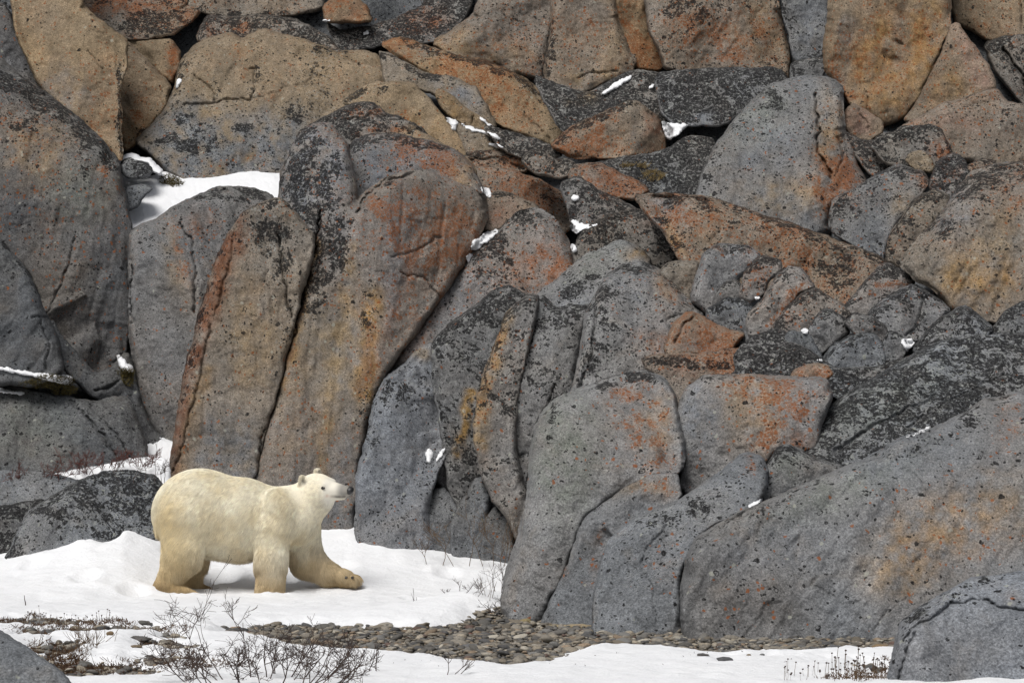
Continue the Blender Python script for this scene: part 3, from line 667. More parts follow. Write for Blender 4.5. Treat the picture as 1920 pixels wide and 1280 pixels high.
rock('boulder', 'boulder', 'big grey rounded boulder with orange right shoulder above the front boulder', 30.6, '1098,590 1114,560 1135,522 1170,496 1202,489 1242,510 1278,550 1312,582 1330,620 1300,655 1270,680 1250,720 1200,740 1130,760 1070,770 1075,720 1090,650',
     base=C_GREY*1.25, tan=.15, orange=.05, black=.25, lean=.3, curl=.4, B=.7, k=.42, facets=2, paint=[('k',1120,620,28,80,.6),('k',1180,500,40,12,.8),('o',1260,545,35,40,.6,40),('o',1220,640,35,30,.5),('p',1230,640,40,30,.4),('u',1195,540,40,40,.5),('k',1150,680,40,40,.35),('t',1255,530,25,30,.5)], cracks=[([(1120,570),(1115,640),(1085,730)],6,.15),([(1270,640),(1250,600),(1300,580)],4,.08)])
rock('cliff_block', 'rock', 'orange fin of rock pointing right from the big grey boulder', 30.0, '1246,650 1262,610 1290,585 1330,600 1365,617 1396,626 1380,648 1340,662 1290,668 1255,672', tan=.5, orange=.7, black=.05, lean=.4, B=.35, paint=[('p',1320,630,70,30,.5),('g',1300,650,40,12,.5)], cracks=[([(1262,640),(1285,610),(1310,590)],5,.12)])
rock('cliff_block', 'rock', 'orange sloping block with a black top edge below the orange fin', 29.4, '1204,672 1260,664 1330,662 1400,650 1440,668 1410,702 1330,716 1290,740 1277,775 1266,740 1240,706 1212,692', tan=.4, orange=.65, black=.25, lean=.6, paint=[('p',1300,690,80,25,.6),('k',[(1210,678),(1260,680),(1330,682),(1400,690)],7,.9)])
rock('boulder', 'boulder', 'tall front boulder with a fan of orange lichen on its face beside the gravel', 25.0, '1206,695 1246,707 1266,745 1284,820 1281,872 1269,886 1226,889 1181,906 1141,936 1101,966 1083,1000 1069,1050 1041,1110 1012,1172 1000,1200 955,1200 940,1130 948,1080 969,1010 989,940 994,870 999,810 1019,770 1046,745 1112,720 1171,700',
     tan=.12, orange=.02, black=.10, gap=.36, rim=(1,.6,.2), lean=.25, curl=.3, B=.6, k=.42, facets=2, nz=.7, base=C_GREY*1.28,
     paint=[('n',1060,850,60,110,.7),('o',1205,760,55,55,.55),('o',1215,830,40,40,.55),('o',1160,750,40,24,.3),('o',1240,870,40,18,.35),('o',1130,850,70,60,.10),('k',[(1110,722),(1170,702),(1210,700),(1245,712)],12,1.0),('k',[(1040,760),(1030,820),(1028,860)],7,.7),('k',1018,955,10,10,.8),('t',1240,790,40,50,.4)],
     creases=[((1020,1000,1060,740),.45,10)])
rock('boulder', 'boulder', 'smooth dark grey lower lobe of the front boulder below its curved crack', 24.72, '1268,889 1276,920 1271,947 1226,967 1181,987 1151,1012 1141,1060 1131,1100 1112,1180 1105,1215 1000,1215 1012,1172 1041,1110 1069,1050 1083,1000 1101,967 1141,938 1181,909 1226,892',
     tan=.06, orange=.02, black=.06, gap=.42, rim=(1,.8,.25), lean=.12, curl=.05, B=.5, k=.42, facets=2, nz=.7, base=C_GREY*1.1, paint=[('o',1235,915,40,22,.5),('o',[(1130,990),(1118,1040),(1105,1100)],9,.45),('o',1058,1060,6,20,.5),('t',1200,915,60,20,.35)])
rock('boulder', 'boulder', 'round shouldered grey boulder between the front boulder and the giant slab', 23.7, '1158,998 1202,966 1272,940 1332,900 1396,850 1427,856 1442,886 1431,930 1401,966 1346,980 1311,1005 1291,1040 1278,1085 1280,1215 1200,1220 1108,1215 1114,1120 1129,1060 1143,1012',
     base=C_GREY*1.15, tan=.04, orange=.02, black=.12, gap=.42, rim=(1,.8,.25), lean=.4, curl=.35, B=.5, k=.42, facets=2, nz=.8, paint=[('k',1250,970,60,18,.55,-25),('k',1330,940,60,22,.5,-30),('k',1240,970,10,7,.9),('o',1405,870,8,20,.6),('o',1250,1060,30,60,.10)], cracks=[([(1250,990),(1215,1020),(1205,1060),(1225,1110),(1232,1170)],4,.06)])
rock('boulder', 'boulder', 'small grey wedge with black spots caught between the giant slab and the orange faced block', 24.6, '1438,874 1454,842 1482,835 1537,860 1582,876 1560,905 1500,930 1430,945 1428,915', tan=.06, orange=.02, black=.4, lean=.6, paint=[('o',1520,875,20,14,.5),('n',1480,870,30,30,.4)])
rock('cliff_block', 'rock', 'block with a grey left side and bright orange face right of the front boulder', 25.6, '1288,728 1320,704 1400,705 1480,708 1547,711 1562,740 1540,790 1530,840 1500,850 1456,850 1436,870 1396,860 1332,905 1285,930 1272,905 1285,850 1276,800 1272,760',
     base=C_GREY*1.3, tan=.2, orange=.08, black=.12, lean=.25, curl=.2, B=.5, k=.5, facets=2, paint=[('o',1430,740,70,40,.85,25),('o',1500,730,50,22,.7),('o',1470,790,50,40,.6),('t',1410,760,60,60,.5),('u',1310,780,40,60,.7),('k',1330,708,60,6,.8),('o',1420,830,40,20,.45),('b',1500,820,30,20,.4)], creases=[((1400,860,1350,700),.45,16)])
rock('rock_slab', 'rock', 'giant smooth grey slab filling the lower right above the gravel', 23.0, '1306,1008 1350,981 1430,941 1532,900 1622,860 1692,820 1762,800 1862,742 2240,700 2240,1110 1700,1225 1600,1232 1288,1225 1276,1150 1279,1090 1289,1042',
     tan=.10, orange=.03, black=.08, gap=.42, rim=(1,.8,.25), lean=.45, curl=.35, B=.6, k=.4, facets=2, nz=.75, base=C_GREY*1.16,
     paint=[('h',1750,1000,110,60,.42,-25),('h',1690,1080,60,40,.32),('h',1880,950,60,60,.25),('o',1800,1000,120,80,.22),('o',1400,1120,60,50,.13),('n',1560,930,130,30,.5,-22),('u',1450,1020,90,60,.4),('k',[(1310,1012),(1430,948),(1530,905)],12,.5),('k',1840,770,80,22,.5,-25),('k',1700,840,70,14,.5,-20),('d',1340,1180,60,26,.55),('d',1480,1170,70,36,.4),('o',1890,800,30,50,.5),('k',1420,960,50,14,.3)],
     
     cracks=[([(1520,1100),(1555,1110),(1575,1135),(1630,1125)],3,.03),([(1690,880),(1720,890),(1740,930)],7,.05),([(1640,1190),(1655,1150),(1700,1120)],3,.04)])
rock('rock_slab', 'rock', 'flat grey slab densely flecked with black lichen sloping up behind the giant slab', 25.2, '1528,785 1582,742 1702,672 1762,641 1852,624 2240,640 2240,740 1870,752 1770,812 1700,832 1630,875 1565,895 1500,860 1520,820', base=C_GREY*1.2, tan=.05, orange=.01, black=.62, lean=1.3, B=.35, k=.42, facets=2, nz=1.4, paint=[('n',1650,760,120,40,.4,-25),('K',1600,800,60,30,.4)], cracks=[([(1560,850),(1650,790),(1760,740)],8,.12),([(1700,800),(1780,750),(1880,700)],7,.1)])
rock('boulder', 'boulder', 'grey boulder with a stepped black shelf in the bottom right corner', 18.3, '1692,1166 1722,1141 1772,1111 1832,1081 2240,1040 2240,1350 1650,1350 1664,1290 1670,1240 1682,1200', tan=.03, orange=0, black=.06, lean=.35, curl=.3, B=.5, k=.5, facets=2, nz=.7, base=C_BLUE*1.2,
     paint=[('k',[(1700,1160),(1770,1120),(1830,1095),(1900,1070)],10,.9),('d',1680,1230,12,60,.5),('d',1725,1155,26,18,.5),('o',1900,1125,30,10,.3)], cracks=[([(1695,1200),(1720,1172),(1790,1130),(1850,1122),(1880,1138),(1940,1142)],7,.10),([(1690,1270),(1698,1220),(1715,1190)],6,.08)], creases=[((1690,1290,1725,1175),.6,6)])
# --- stones at the foot of the fingers
rock('boulder', 'boulder', 'small pointed grey stone at the snow line, left of three below the fingers', 32.2, '797,955 815,920 832,914 848,936 858,956 850,990 858,1060 826,1060 803,1000', tan=.08, black=.2, orange=.02, lean=.2, curl=.2, k=.42)
rock('boulder', 'boulder', 'upright dark stone in the middle of three below the fingers', 32.1, '900,892 920,932 912,966 905,1005 906,1070 850,1070 845,985 860,948', tan=.06, black=.22, orange=.02, lean=.2, curl=.2, k=.42)
rock('boulder', 'boulder', 'rounded dark stone beside the shrub, right of three below the fingers', 31.9, '930,950 952,966 962,1002 966,1075 903,1075 903,1002 914,966', tan=.06, black=.18, orange=.02, lean=.2, curl=.2, k=.42, base=C_GREY*.9)
rock('boulder', 'boulder', 'thin dark splinter of rock beside the small snow pocket', 32.4, '812,850 832,834 842,880 848,925 830,915 815,890', tan=.05, black=.3, lean=.2)
# --- jumbled rocks right of centre
rock('boulder', 'boulder', 'orange topped block standing in the slope left of the grey dome', 34.4, '1034,274 1060,246 1120,216 1176,190 1200,196 1236,220 1248,256 1246,280 1190,292 1130,297 1070,294', tan=.55, orange=.5, black=.2, lean=.25, B=.5, k=.5, facets=2, paint=[('k',[(1045,262),(1110,222),(1175,195)],9,1.0),('b',1225,240,25,35,.6),('d',1195,250,14,36,.5),('o',1120,260,80,30,.3)], creases=[((1180,192,1205,290),.9,8)])
rock('rock_ledge', 'rock', 'orange specked grey slope below the grey head of the pillar', 32.8, '884,316 912,312 966,322 1006,335 1046,358 1072,386 1076,420 1050,440 1012,395 970,372 920,385 906,355', tan=.4, orange=.45, black=.2, lean=.7, paint=[('o',1000,375,60,25,.4),('k',1040,365,30,14,.6)])
rock('boulder', 'boulder', 'pinkish orange boulder beside the triangular snow patch at the pillar top', 32.7, '913,372 936,358 976,372 1012,390 985,398 952,426 925,436 908,428', tan=.45, orange=.5, black=.2, lean=.5, paint=[('p',950,400,40,30,.7),('k',945,362,25,7,.9)])
rock('boulder', 'boulder', 'layered orange tipped stone on the ledge right of the pillar head', 33.9, '868,288 930,284 976,290 992,306 984,324 932,318 885,314', tan=.5, orange=.4, black=.3, lean=.5, paint=[('o',960,300,25,10,.5),('k',900,290,40,8,.8)], cracks=[([(880,300),(930,298),(980,312)],4,.12)])
rock('boulder', 'boulder', 'small dark orange capped stone next to the layered stone', 33.8, '978,302 990,283 1016,280 1032,296 1072,302 1084,322 1052,334 1005,324', tan=.3, orange=.4, black=.6, lean=.5)
rock('rock_slab', 'rock', 'bright orange lichened slab lying diagonally below the orange topped block', 33.1, '1072,312 1120,306 1172,330 1218,356 1198,374 1150,372 1098,352 1066,336', tan=.4, orange=.95, black=.3, lean=.7, paint=[('b',1150,345,60,20,.4),('p',1130,330,40,20,.5)])
rock('boulder', 'boulder', 'grey boulder with black flecks below the bright orange slab', 32.5, '1052,345 1080,330 1130,360 1182,386 1198,398 1150,406 1100,432 1072,418 1062,382', tan=.15, orange=.12, black=.5, lean=.6, paint=[('k',1080,400,30,25,.6),('o',1135,372,14,8,.6)])
rock('rock_ledge', 'rock', 'black lichen ground with yellow grass between the orange block and the grey dome', 33.5, '1190,294 1246,284 1290,255 1340,262 1330,320 1310,372 1222,366 1182,338 1108,308', tan=.1, orange=.02, black=.95, lean=1.0, nz=1.5)
rock('boulder', 'boulder', 'small black boulder left of the base of the grey dome', 33.0, '1255,300 1275,270 1310,265 1325,300 1305,345 1270,335', tan=.05, orange=0, black=.85, lean=.5, nz=1.3)
rock('boulder', 'boulder', 'tall grey dome with an orange stained groove on its right side', 31.6, '1300,400 1312,345 1328,300 1352,258 1397,203 1442,163 1477,149 1522,143 1562,149 1582,165 1580,200 1582,245 1602,290 1622,332 1622,354 1595,372 1565,385 1560,440 1500,440 1420,420 1350,400',
     base=C_GREY*1.1, tan=.12, orange=.04, black=.22, lean=.3, curl=.35, B=.8, k=.42, facets=2, nz=.8, paint=[('n',1420,230,60,40,.6,-40),('u',1430,280,70,60,.5),('o',1570,330,45,60,1.3),('o',1560,385,25,30,.9),('b',1575,330,40,40,.4),('t',1555,250,25,70,.6),('o',1555,205,22,14,.5),('t',1480,370,80,40,.45),('k',1450,190,20,20,.6),('o',1395,318,12,6,.6),('k',1330,320,22,60,.5)],
     creases=[((1534,170,1526,300),.45,8)], cracks=[([(1532,180),(1530,240),(1540,300),(1558,330)],8,.25),([(1572,260),(1580,300),(1565,330)],5,.12),([(1380,330),(1395,370)],4,.05)])
rock('boulder', 'boulder', 'grey ring lichened boulder with an orange tip right of the dome base', 30.9, '1556,400 1562,374 1602,358 1642,328 1682,308 1728,320 1742,342 1716,372 1682,412 1662,452 1652,490 1590,455 1558,430', tan=.12, orange=.1, black=.35, lean=.4, curl=.3, B=.5, paint=[('o',1600,372,40,14,.7),('o',1728,335,14,16,.8),('b',1728,335,12,14,.4),('k',1680,325,40,12,.5),('t',1690,380,25,30,.4)], cracks=[([(1556,395),(1562,420),(1556,445)],6,.25)])
rock('boulder', 'boulder', 'tan flecked boulder wedged left of the big brown boulder at the right edge', 30.7, '1660,490 1665,455 1685,415 1722,370 1752,355 1776,368 1782,392 1752,422 1716,462 1696,500', tan=.45, orange=.15, black=.45, lean=.4)
rock('boulder', 'boulder', 'small round brown stone set in the black patch below the black capped boulder', 32.4, '1700,300 1706,288 1725,284 1742,295 1752,312 1745,322 1720,318', tan=.7, orange=.05, black=.3, lean=.4)
rock('boulder', 'boulder', 'black lichened lump above the big brown boulder at the right edge', 32.3, '1742,345 1760,300 1792,288 1822,320 1832,345 1800,362 1770,378', tan=.15, orange=.25, black=.8, lean=.6, paint=[('p',1790,320,20,10,.6)])
rock('boulder', 'boulder', 'small orange tipped stone at the right edge above the big brown boulder', 32.2, '1815,312 1840,298 1862,302 1868,318 1835,330', tan=.4, orange=.4, black=.5, lean=.6)
rock('boulder', 'boulder', 'big brown flecked boulder at the right edge', 28.6, '1686,495 1712,455 1762,410 1792,360 1822,324 1872,307 2240,290 2240,570 1900,592 1870,605 1830,592 1780,582 1760,545 1715,525', tan=.35, orange=.2, black=.25, lean=.3, curl=.4, B=.8, k=.42, facets=2, paint=[('h',1830,520,80,50,.6),('t',1850,430,60,50,.5),('u',1790,400,50,50,.6),('k',1760,440,30,40,.5),('k',[(1800,365),(1850,325),(1920,310)],14,.7),('o',1900,370,30,50,.3)])
rock('rock_slab', 'rock', 'long orange tinted slab peppered black running diagonally under the dome', 29.8, '1192,368 1216,364 1272,364 1342,374 1412,399 1482,419 1562,449 1622,469 1684,500 1694,522 1660,560 1600,600 1540,600 1480,570 1430,540 1330,520 1290,520 1272,480 1248,440 1214,402', tan=.45, orange=.45, black=.38, cpct=96, lean=.7, B=.4, k=.5, facets=2, paint=[('u',1250,400,45,40,.6,40),('o',1380,430,80,40,.35,15),('k',1560,490,80,30,.35),('h',1262,440,10,40,.6,-30)])
rock('boulder', 'boulder', 'black topped mottled boulder left of the long tinted slab', 31.6, '1072,470 1098,426 1150,400 1196,393 1226,410 1252,446 1284,495 1240,510 1190,500 1150,480 1110,490 1080,500', tan=.3, orange=.15, black=.6, lean=.5, B=.4, paint=[('k',1120,440,50,30,.6),('p',1210,420,20,10,.6)])
rock('boulder', 'boulder', 'small rounded stone with orange flecks below the long tinted slab', 30.2, '1236,512 1250,494 1286,489 1308,496 1304,530 1292,565 1262,550', tan=.4, orange=.4, black=.25, lean=.4)
rock('boulder', 'boulder', 'pale smooth boulder with a black and orange top, leftmost of the jumbled ridge', 28.8, '1294,560 1308,512 1318,478 1340,460 1402,460 1424,480 1404,512 1370,534 1345,575 1322,590', base=C_GREY*1.5, tan=.2, orange=.1, black=.3, rim=(1,.9,.6), lean=.3, B=.4, paint=[('o',1350,465,25,7,.7),('o',1400,480,16,20,.6),('k',1375,468,25,8,.9)])
rock('boulder', 'boulder', 'narrow dark stone in the cleft right of the pale smooth boulder', 28.6, '1354,534 1380,524 1396,545 1370,580 1345,612 1328,590', tan=.1, orange=.1, black=.35, rim=(1,.9,.6), lean=.4)
rock('boulder', 'boulder', 'black rimmed stone with an orange top behind the curved finger', 28.9, '1396,514 1424,480 1463,487 1467,507 1442,524 1430,552 1408,566 1386,556', base=C_GREY*1.3, tan=.2, orange=.3, black=.5, rim=(1,.9,.6), lean=.4)
rock('boulder', 'boulder', 'curved pale finger of rock with an orange right side in the jumbled ridge', 28.3, '1402,592 1432,560 1459,514 1476,501 1502,505 1528,538 1498,550 1475,585 1450,616 1436,634 1402,630', base=C_GREY*1.5, tan=.25, orange=.15, black=.25, rim=(1,.9,.6), lean=.3, B=.4, paint=[('o',[(1510,525),(1480,560),(1450,605)],9,.7),('k',1465,515,14,20,.8)])
rock('boulder', 'boulder', 'rounded black flecked stone with a tan crest right of the curved finger', 28.2, '1448,616 1474,580 1510,547 1532,542 1560,561 1596,588 1575,605 1535,618 1495,628 1466,634', base=C_GREY*1.25, tan=.25, orange=.25, black=.4, rim=(1,.9,.6), lean=.4, paint=[('d',1500,605,40,14,.5)])
rock('boulder', 'boulder', 'pale wedge with an orange ledge line leaning on the round grey boulder', 28.6, '1582,575 1614,540 1648,502 1668,495 1690,508 1716,532 1682,552 1655,568 1630,592 1596,590', base=C_GREY*1.45, tan=.2, orange=.2, black=.4, rim=(1,.9,.6), lean=.4, paint=[('k',1655,510,30,14,.8),('o',1680,535,30,8,.7)])
rock('boulder', 'boulder', 'round grey flecked boulder at the right end of the jumbled ridge', 28.0, '1622,600 1630,584 1662,558 1714,533 1747,552 1786,580 1760,610 1718,640 1685,640 1655,628', base=C_GREY*1.25, tan=.12, orange=.1, black=.4, rim=(1,.9,.6), lean=.4, B=.45, paint=[('k',1730,550,30,14,.6),('o',1700,570,14,14,.4)], cracks=[([(1728,560),(1722,600),(1700,630)],4,.1)])
rock('boulder', 'boulder', 'black spotted upright stone at the small snow pocket in the jumbled ridge', 27.8, '1514,622 1535,588 1556,580 1585,598 1590,625 1555,652 1540,665 1520,640', base=C_GREY*1.25, tan=.1, orange=.12, black=.45, rim=(1,.9,.6), lean=.3)
rock('boulder', 'boulder', 'low spotted stone on top of the dark rounded boulder', 27.6, '1584,604 1602,588 1632,594 1660,614 1664,640 1616,640', tan=.15, orange=.2, black=.45, rim=(1,.9,.6), lean=.4)
rock('boulder', 'boulder', 'dark rounded boulder with fine black dots low in the jumbled ridge', 27.0, '1540,690 1545,668 1562,645 1595,628 1637,624 1658,645 1664,682 1616,705 1565,705', base=C_GREY*1.1, tan=.05, orange=.02, black=.35, rim=(1,.9,.6), lean=.3, B=.4)
rock('boulder', 'boulder', 'small dark stone at the right foot of the dark rounded boulder', 27.1, '1656,680 1656,640 1666,621 1688,630 1702,650 1694,672 1668,690', tan=.1, orange=.1, black=.45, lean=.3)
rock('boulder', 'boulder', 'smooth dark stone beside the snow pocket at the left of the jumbled ridge foot', 27.3, '1455,645 1482,620 1516,630 1544,668 1530,690 1495,672 1466,665', tan=.02, orange=0, black=.25, rim=(1,.9,.6), lean=.3, base=C_GREY*.85)
rock('boulder', 'boulder', 'grey hump speckled black between the jumbled ridge and the flat flecked slab', 26.9, '1712,655 1757,599 1806,574 1832,588 1862,616 1845,650 1790,665 1737,672', base=C_GREY*1.2, tan=.05, orange=.03, black=.55, rim=(1,.9,.6), lean=.5, B=.4)
rock('boulder', 'boulder', 'black lichened hump at the right edge below the big brown boulder', 27.0, '1850,650 1862,616 1887,584 1922,564 2240,550 2240,665 1900,665', tan=.05, orange=.02, black=.7, lean=.5)
rock('rock_ledge', 'rock', 'black rubble shelf between the jumbled ridge and the orange faced block', 26.7, '1380,660 1410,630 1462,618 1532,670 1565,690 1640,690 1700,670 1740,655 1700,690 1580,752 1546,730 1400,725 1310,720 1380,700', tan=.1, orange=.08, black=.9, lean=1.3, nz=1.8)
rock('boulder', 'boulder', 'low orange lens shaped stone on the black rubble shelf', 26.2, '1484,708 1490,695 1512,683 1551,685 1562,700 1545,716 1500,718', tan=.5, orange=.5, black=.15, lean=.5, paint=[('p',1525,698,40,16,.6)])

rock('boulder', 'boulder', 'dark grey stone low in the cleft under the narrow dark stone', 28.5, '1326,580 1360,562 1400,560 1424,600 1404,645 1360,645 1330,620', tan=.05, orange=.05, black=.5, lean=.4)

# snow banks big enough to carry their own form
snow_mound('broad bank of snow on the ledge between the left boulder and the upright slab', 34.75, '205,326 240,328 262,336 280,330 312,322 345,330 372,332 420,325 470,320 535,322 540,372 505,382 470,382 420,385 345,395 300,420 262,445 225,450 200,400', lean=2.4)
snow_mound('branch of snow above the broad ledge bank beside the big tan slab', 35.0, '215,302 240,290 252,289 264,297 282,297 290,307 306,319 300,330 286,322 276,306 250,302 238,306 215,318')
snow_mound('snow wedge in the corner left of the leaning slab', 33.05, '262,780 274,792 280,808 296,818 312,826 330,832 330,900 262,900')
snow_mound('strip of snow behind the spotted boulder under red twigs', 31.95, '95,892 140,878 200,862 255,856 315,858 325,930 290,930 250,920 205,910 150,910 100,908')
build_all()

# ------------------------------------------------------------------ bedrock behind the blocks
def hillside():
    S = 8
    Z = ZB[::S, ::S].copy()
    gv, gu = np.meshgrid(V0 + np.arange(Z.shape[0]) * STEP * S, U0 + np.arange(Z.shape[1]) * STEP * S, indexing='ij')
    fill = np.where(np.isfinite(Z) & (Z > 22.6), Z, -1.0)
    for _ in range(2):                      # keep behind the farther of neighbouring rocks
        f2 = fill.copy()
        for dy in (-1, 0, 1):
            for dx in (-1, 0, 1):
                f2 = np.maximum(f2, np.roll(np.roll(fill, dy, 0), dx, 1))
        fill = f2
    ok = fill > 0
    Y = np.where(ok, fill, 0.0); known = ok.copy()
    for _ in range(90):                     # carry the slope on beyond the frame
        A, Wt = Y * known, known.astype(float)
        As, Ws = np.zeros_like(A), np.zeros_like(A)
        for dy, dx in ((0, 1), (0, -1), (1, 0), (-1, 0)):
            pa = np.pad(A, 1); pw = np.pad(Wt, 1)
            As += pa[1 + dy:1 + dy + A.shape[0], 1 + dx:1 + dx + A.shape[1]]; Ws += pw[1 + dy:1 + dy + A.shape[0], 1 + dx:1 + dx + A.shape[1]]
        new = ~known & (Ws > 0)
        Y[new] = As[new] / Ws[new] + np.where(gv[new] < 0, .12, .04)
        known |= new
    for _ in range(5):
        p_ = np.pad(Y, 1, mode='edge')
        Y = (p_[1:-1, 1:-1] * 2 + p_[:-2, 1:-1] + p_[2:, 1:-1] + p_[1:-1, :-2] + p_[1:-1, 2:]) / 6
    Y = Y + .25
    Y = np.maximum(Y, np.interp(gv, [980, 1040], [0, 34.5]))
    Y = np.where((gv > 700) & (gu < 340), np.maximum(Y, 33.4), Y)
    x, z = gu * .006, -gv * .006
    Y = Y + .25 * fbm(x * .8, z * .8, 0, 5, 4)
    V = to_world(gu.ravel(), gv.ravel(), Y.ravel())
    h, w = Z.shape
    i = np.arange(h * w).reshape(h, w)
    Fc = np.stack([i[:-1, :-1].ravel(), i[1:, :-1].ravel(), i[1:, 1:].ravel(), i[:-1, 1:].ravel()], 1)
    n = len(V)
    snd('hillside', V, Fc, ROCK, (0, 36, 0), {'tint': np.tile(C_GREY * .8, (n, 1)), 'lich_k': np.full(n, .5), 'lich_o': np.full(n, .05)}, label='dark lichened bedrock of the rocky hillside behind the blocks', cat='hillside', kind='structure')
hillside()

# ------------------------------------------------------------------ ground: gravel beach and the snow lying on it
def px_ground(u, v, z=0.0):
    y = (CAMZ - z) * F / (np.asarray(v, float) - HV)
    return (np.asarray(u, float) - W / 2) / F * y, y
BEACH_PX = pts('430,1186 470,1181 520,1178 600,1179 700,1179 800,1181 850,1176 900,1168 960,1160 1000,1168 1110,1176 1280,1190 1400,1195 1600,1198 1720,1196 1720,1216 1640,1217 1560,1219 1490,1224 1425,1219 1350,1228 1290,1222 1180,1216 1080,1217 1062,1230 1020,1243 960,1256 890,1249 820,1238 760,1232 700,1230 640,1228 560,1216 500,1206 440,1200')
_bx, _by = px_ground([p[0] for p in BEACH_PX], [p[1] for p in BEACH_PX])
BEACH = np.stack([_bx, _by], 1)
BARE = []      # extra bare spots (x, y, rx, ry, strength)
for (u, v, ru, rv, s) in ((280,1196,42,9,.13),(250,1206,36,5,.11),(300,1226,48,7,.12),(180,1203,60,8,.08),(60,1172,85,12,.19),(110,1180,75,11,.18),(190,1202,80,9,.15),(120,1240,60,16,.16),(150,1270,80,11,.16),(240,1272,80,9,.14),(300,1250,60,7,.11),(330,1232,60,6,.12),(420,1262,60,6,.09),(60,1215,40,10,.13),(330,1214,30,5,.1),(1560,1250,60,12,.03),(1480,1240,60,6,.05),(1350,1240,60,5,.05),(1640,1262,45,20,.10),(1440,1228,40,3,.07),(200,1262,60,10,.05)):
    x, y = px_ground(u, v)
    BARE.append((x, y, ru / F * y, rv / F * y * y / CAMZ, s))
def drift(u):
    return np.interp(u, [-400, 0, 130, 230, 290, 345, 670, 760, 850, 960, 1040, 1300], [.26, .29, .48, .65, .63, .57, .56, .47, .36, .28, .15, .05])
def ground_z(x, y):
    u = x / y * F + W / 2
    y1 = np.interp(u, [-400, 230, 340], [31.6, 31.8, 32.6]); y0 = np.interp(u, [-400, 150, 360], [27.8, 28.2, 29.8])
    z = -.09 * sstep(24.5, 29.2, y) + (drift(u) + .09) * np.clip((y - y0) / (y1 - y0), 0, 1) ** 1.35
    z = z + .18 * np.exp(-((x + .35) / .55) ** 2 - ((y - 25.9) / .9) ** 2)        # bank against the front boulder
    z = z + .05 * np.exp(-((x + 1.0) / .8) ** 2 - ((y - 25.2) / .5) ** 2)
    z = z + .10 * np.exp(-((x + 3.6) / 1.3) ** 2 - ((y - 21.5) / 2.2) ** 2)
    return z
def snow_z(x, y):
    u = x / y * F + W / 2; 
    p = np.stack([np.ravel(x), np.ravel(y)], 1)
    p2 = p * np.array([1.0, .55])
    sd, _ = poly_sdf(p2, BEACH * np.array([1.0, .55]))
    sd = sd.reshape(np.shape(x))
    sd = sd + .10 * fbm(x * 2.2, y * 1.3, 0, 61, 4, .6)
    th = np.clip(sd * .35, -.06, .085) + .015 * fbm(x * 1.1, y * .8, 0, 62, 3) + .016 * fbm(x * 4.5, y * 2.2, 0, 63, 5)
    for bx, by, rx, ry, s in BARE:
        th = th - s * np.exp(-((x - bx) / rx) ** 2 - ((y - by) / ry) ** 2) * (1 + .9 * fbm(x * 5, y * 3, 0, 64, 4, .65))
    th = th - .02 * sstep(19.5, 21.5, y) * (1 - sstep(23.3, 24.2, y)) * sstep(1.2, 1.6, x) 
    th = th + .03 * fbm(x * .5, y * .35, 0, 65, 2) * sstep(25, 28, y)
    # old tracks and hollows by the bear
    def hole(u, v, rx, ry, dp, z=0.):
        hx, hy = px_ground(u, v, z)
        e = ((x - hx) / rx) ** 2 + ((y - hy) / ry) ** 2
        return -dp * np.exp(-e ** 2) + dp * .25 * np.exp(-(np.sqrt(e) - 1.35) ** 2 * 8)
    th = th + hole(418, 1107, .17, .30, .06, -.02) + hole(545, 1113, .10, .16, .035, -.05) + hole(640, 1105, .16, .22, .03, -.03)
    for (u, v, s) in ((818,1070,.06),(876,1066,.06),(760,1083,.05),(905,1052,.05),(780,1120,.05),(840,1100,.05),(740,1060,.04),(250,1116,.05),(205,1098,.05),(160,1112,.05),(112,1092,.05),(66,1104,.05),(20,1086,.05)):
        if s: th = th + hole(u, v, .14, .26, s, .0)
    # churned snow round the feet
    for fx, fy in ((-2.56, 29.72), (-3.55, 29.72), (-3.35, 30.2)):
        rr_ = np.hypot(x - fx, (y - fy) * .8)
        th = th + np.exp(-((rr_ - .24) / .09) ** 2) * (.012 + .03 * np.clip(fbm(x * 11, y * 9, 0, 88, 3), -.2, 1))
    # snow packed against the spotted boulder at the left
    th = th + .05 * np.exp(-((x + 4.75) / .22) ** 2 - ((y - 31.0) / .35) ** 2) * (1 + fbm(x * 4, y * 3, 0, 68, 3))
    return ground_z(x, y) + th
def grid_sheet(name, x0, x1, y0, y1, st, fz, mat, **kw):
    xs = np.arange(x0, x1 + st / 2, st); ys = np.arange(y0, y1 + st / 2, st)
    X, Y = np.meshgrid(xs, ys)
    Z = fz(X, Y)
    V = np.stack([X.ravel(), Y.ravel(), Z.ravel()], 1)
    h, w = X.shape
    i = np.arange(h * w).reshape(h, w)
    Fc = np.stack([i[:-1, :-1].ravel(), i[:-1, 1:].ravel(), i[1:, 1:].ravel(), i[1:, :-1].ravel()], 1)
    return snd(name, V, Fc, mat, (0, 0, 0), **kw)
grid_sheet('snow_field', -8, 8, 15, 35.6, .04, snow_z, SNOW, kind='structure', label='white snow drift lying from the beach up to the rocks', cat='snow')
grid_sheet('gravel_ground', -8, 8, 15, 35.6, .08, lambda x, y: ground_z(x, y) + .008 * fbm(x * 7, y * 7, 0, 71, 3), GRAVEL, kind='structure', label='dark gravel ground of the beach under the snow', cat='ground')
def outer(x, y): return -.35 + .25 * fbm(x * .05, y * .05, 0, 77, 3)
grid_sheet('snow_ground', -320, 320, -120, 520, 8, outer, SNOW, kind='structure', label='flat snowy land reaching away from the beach', cat='ground')

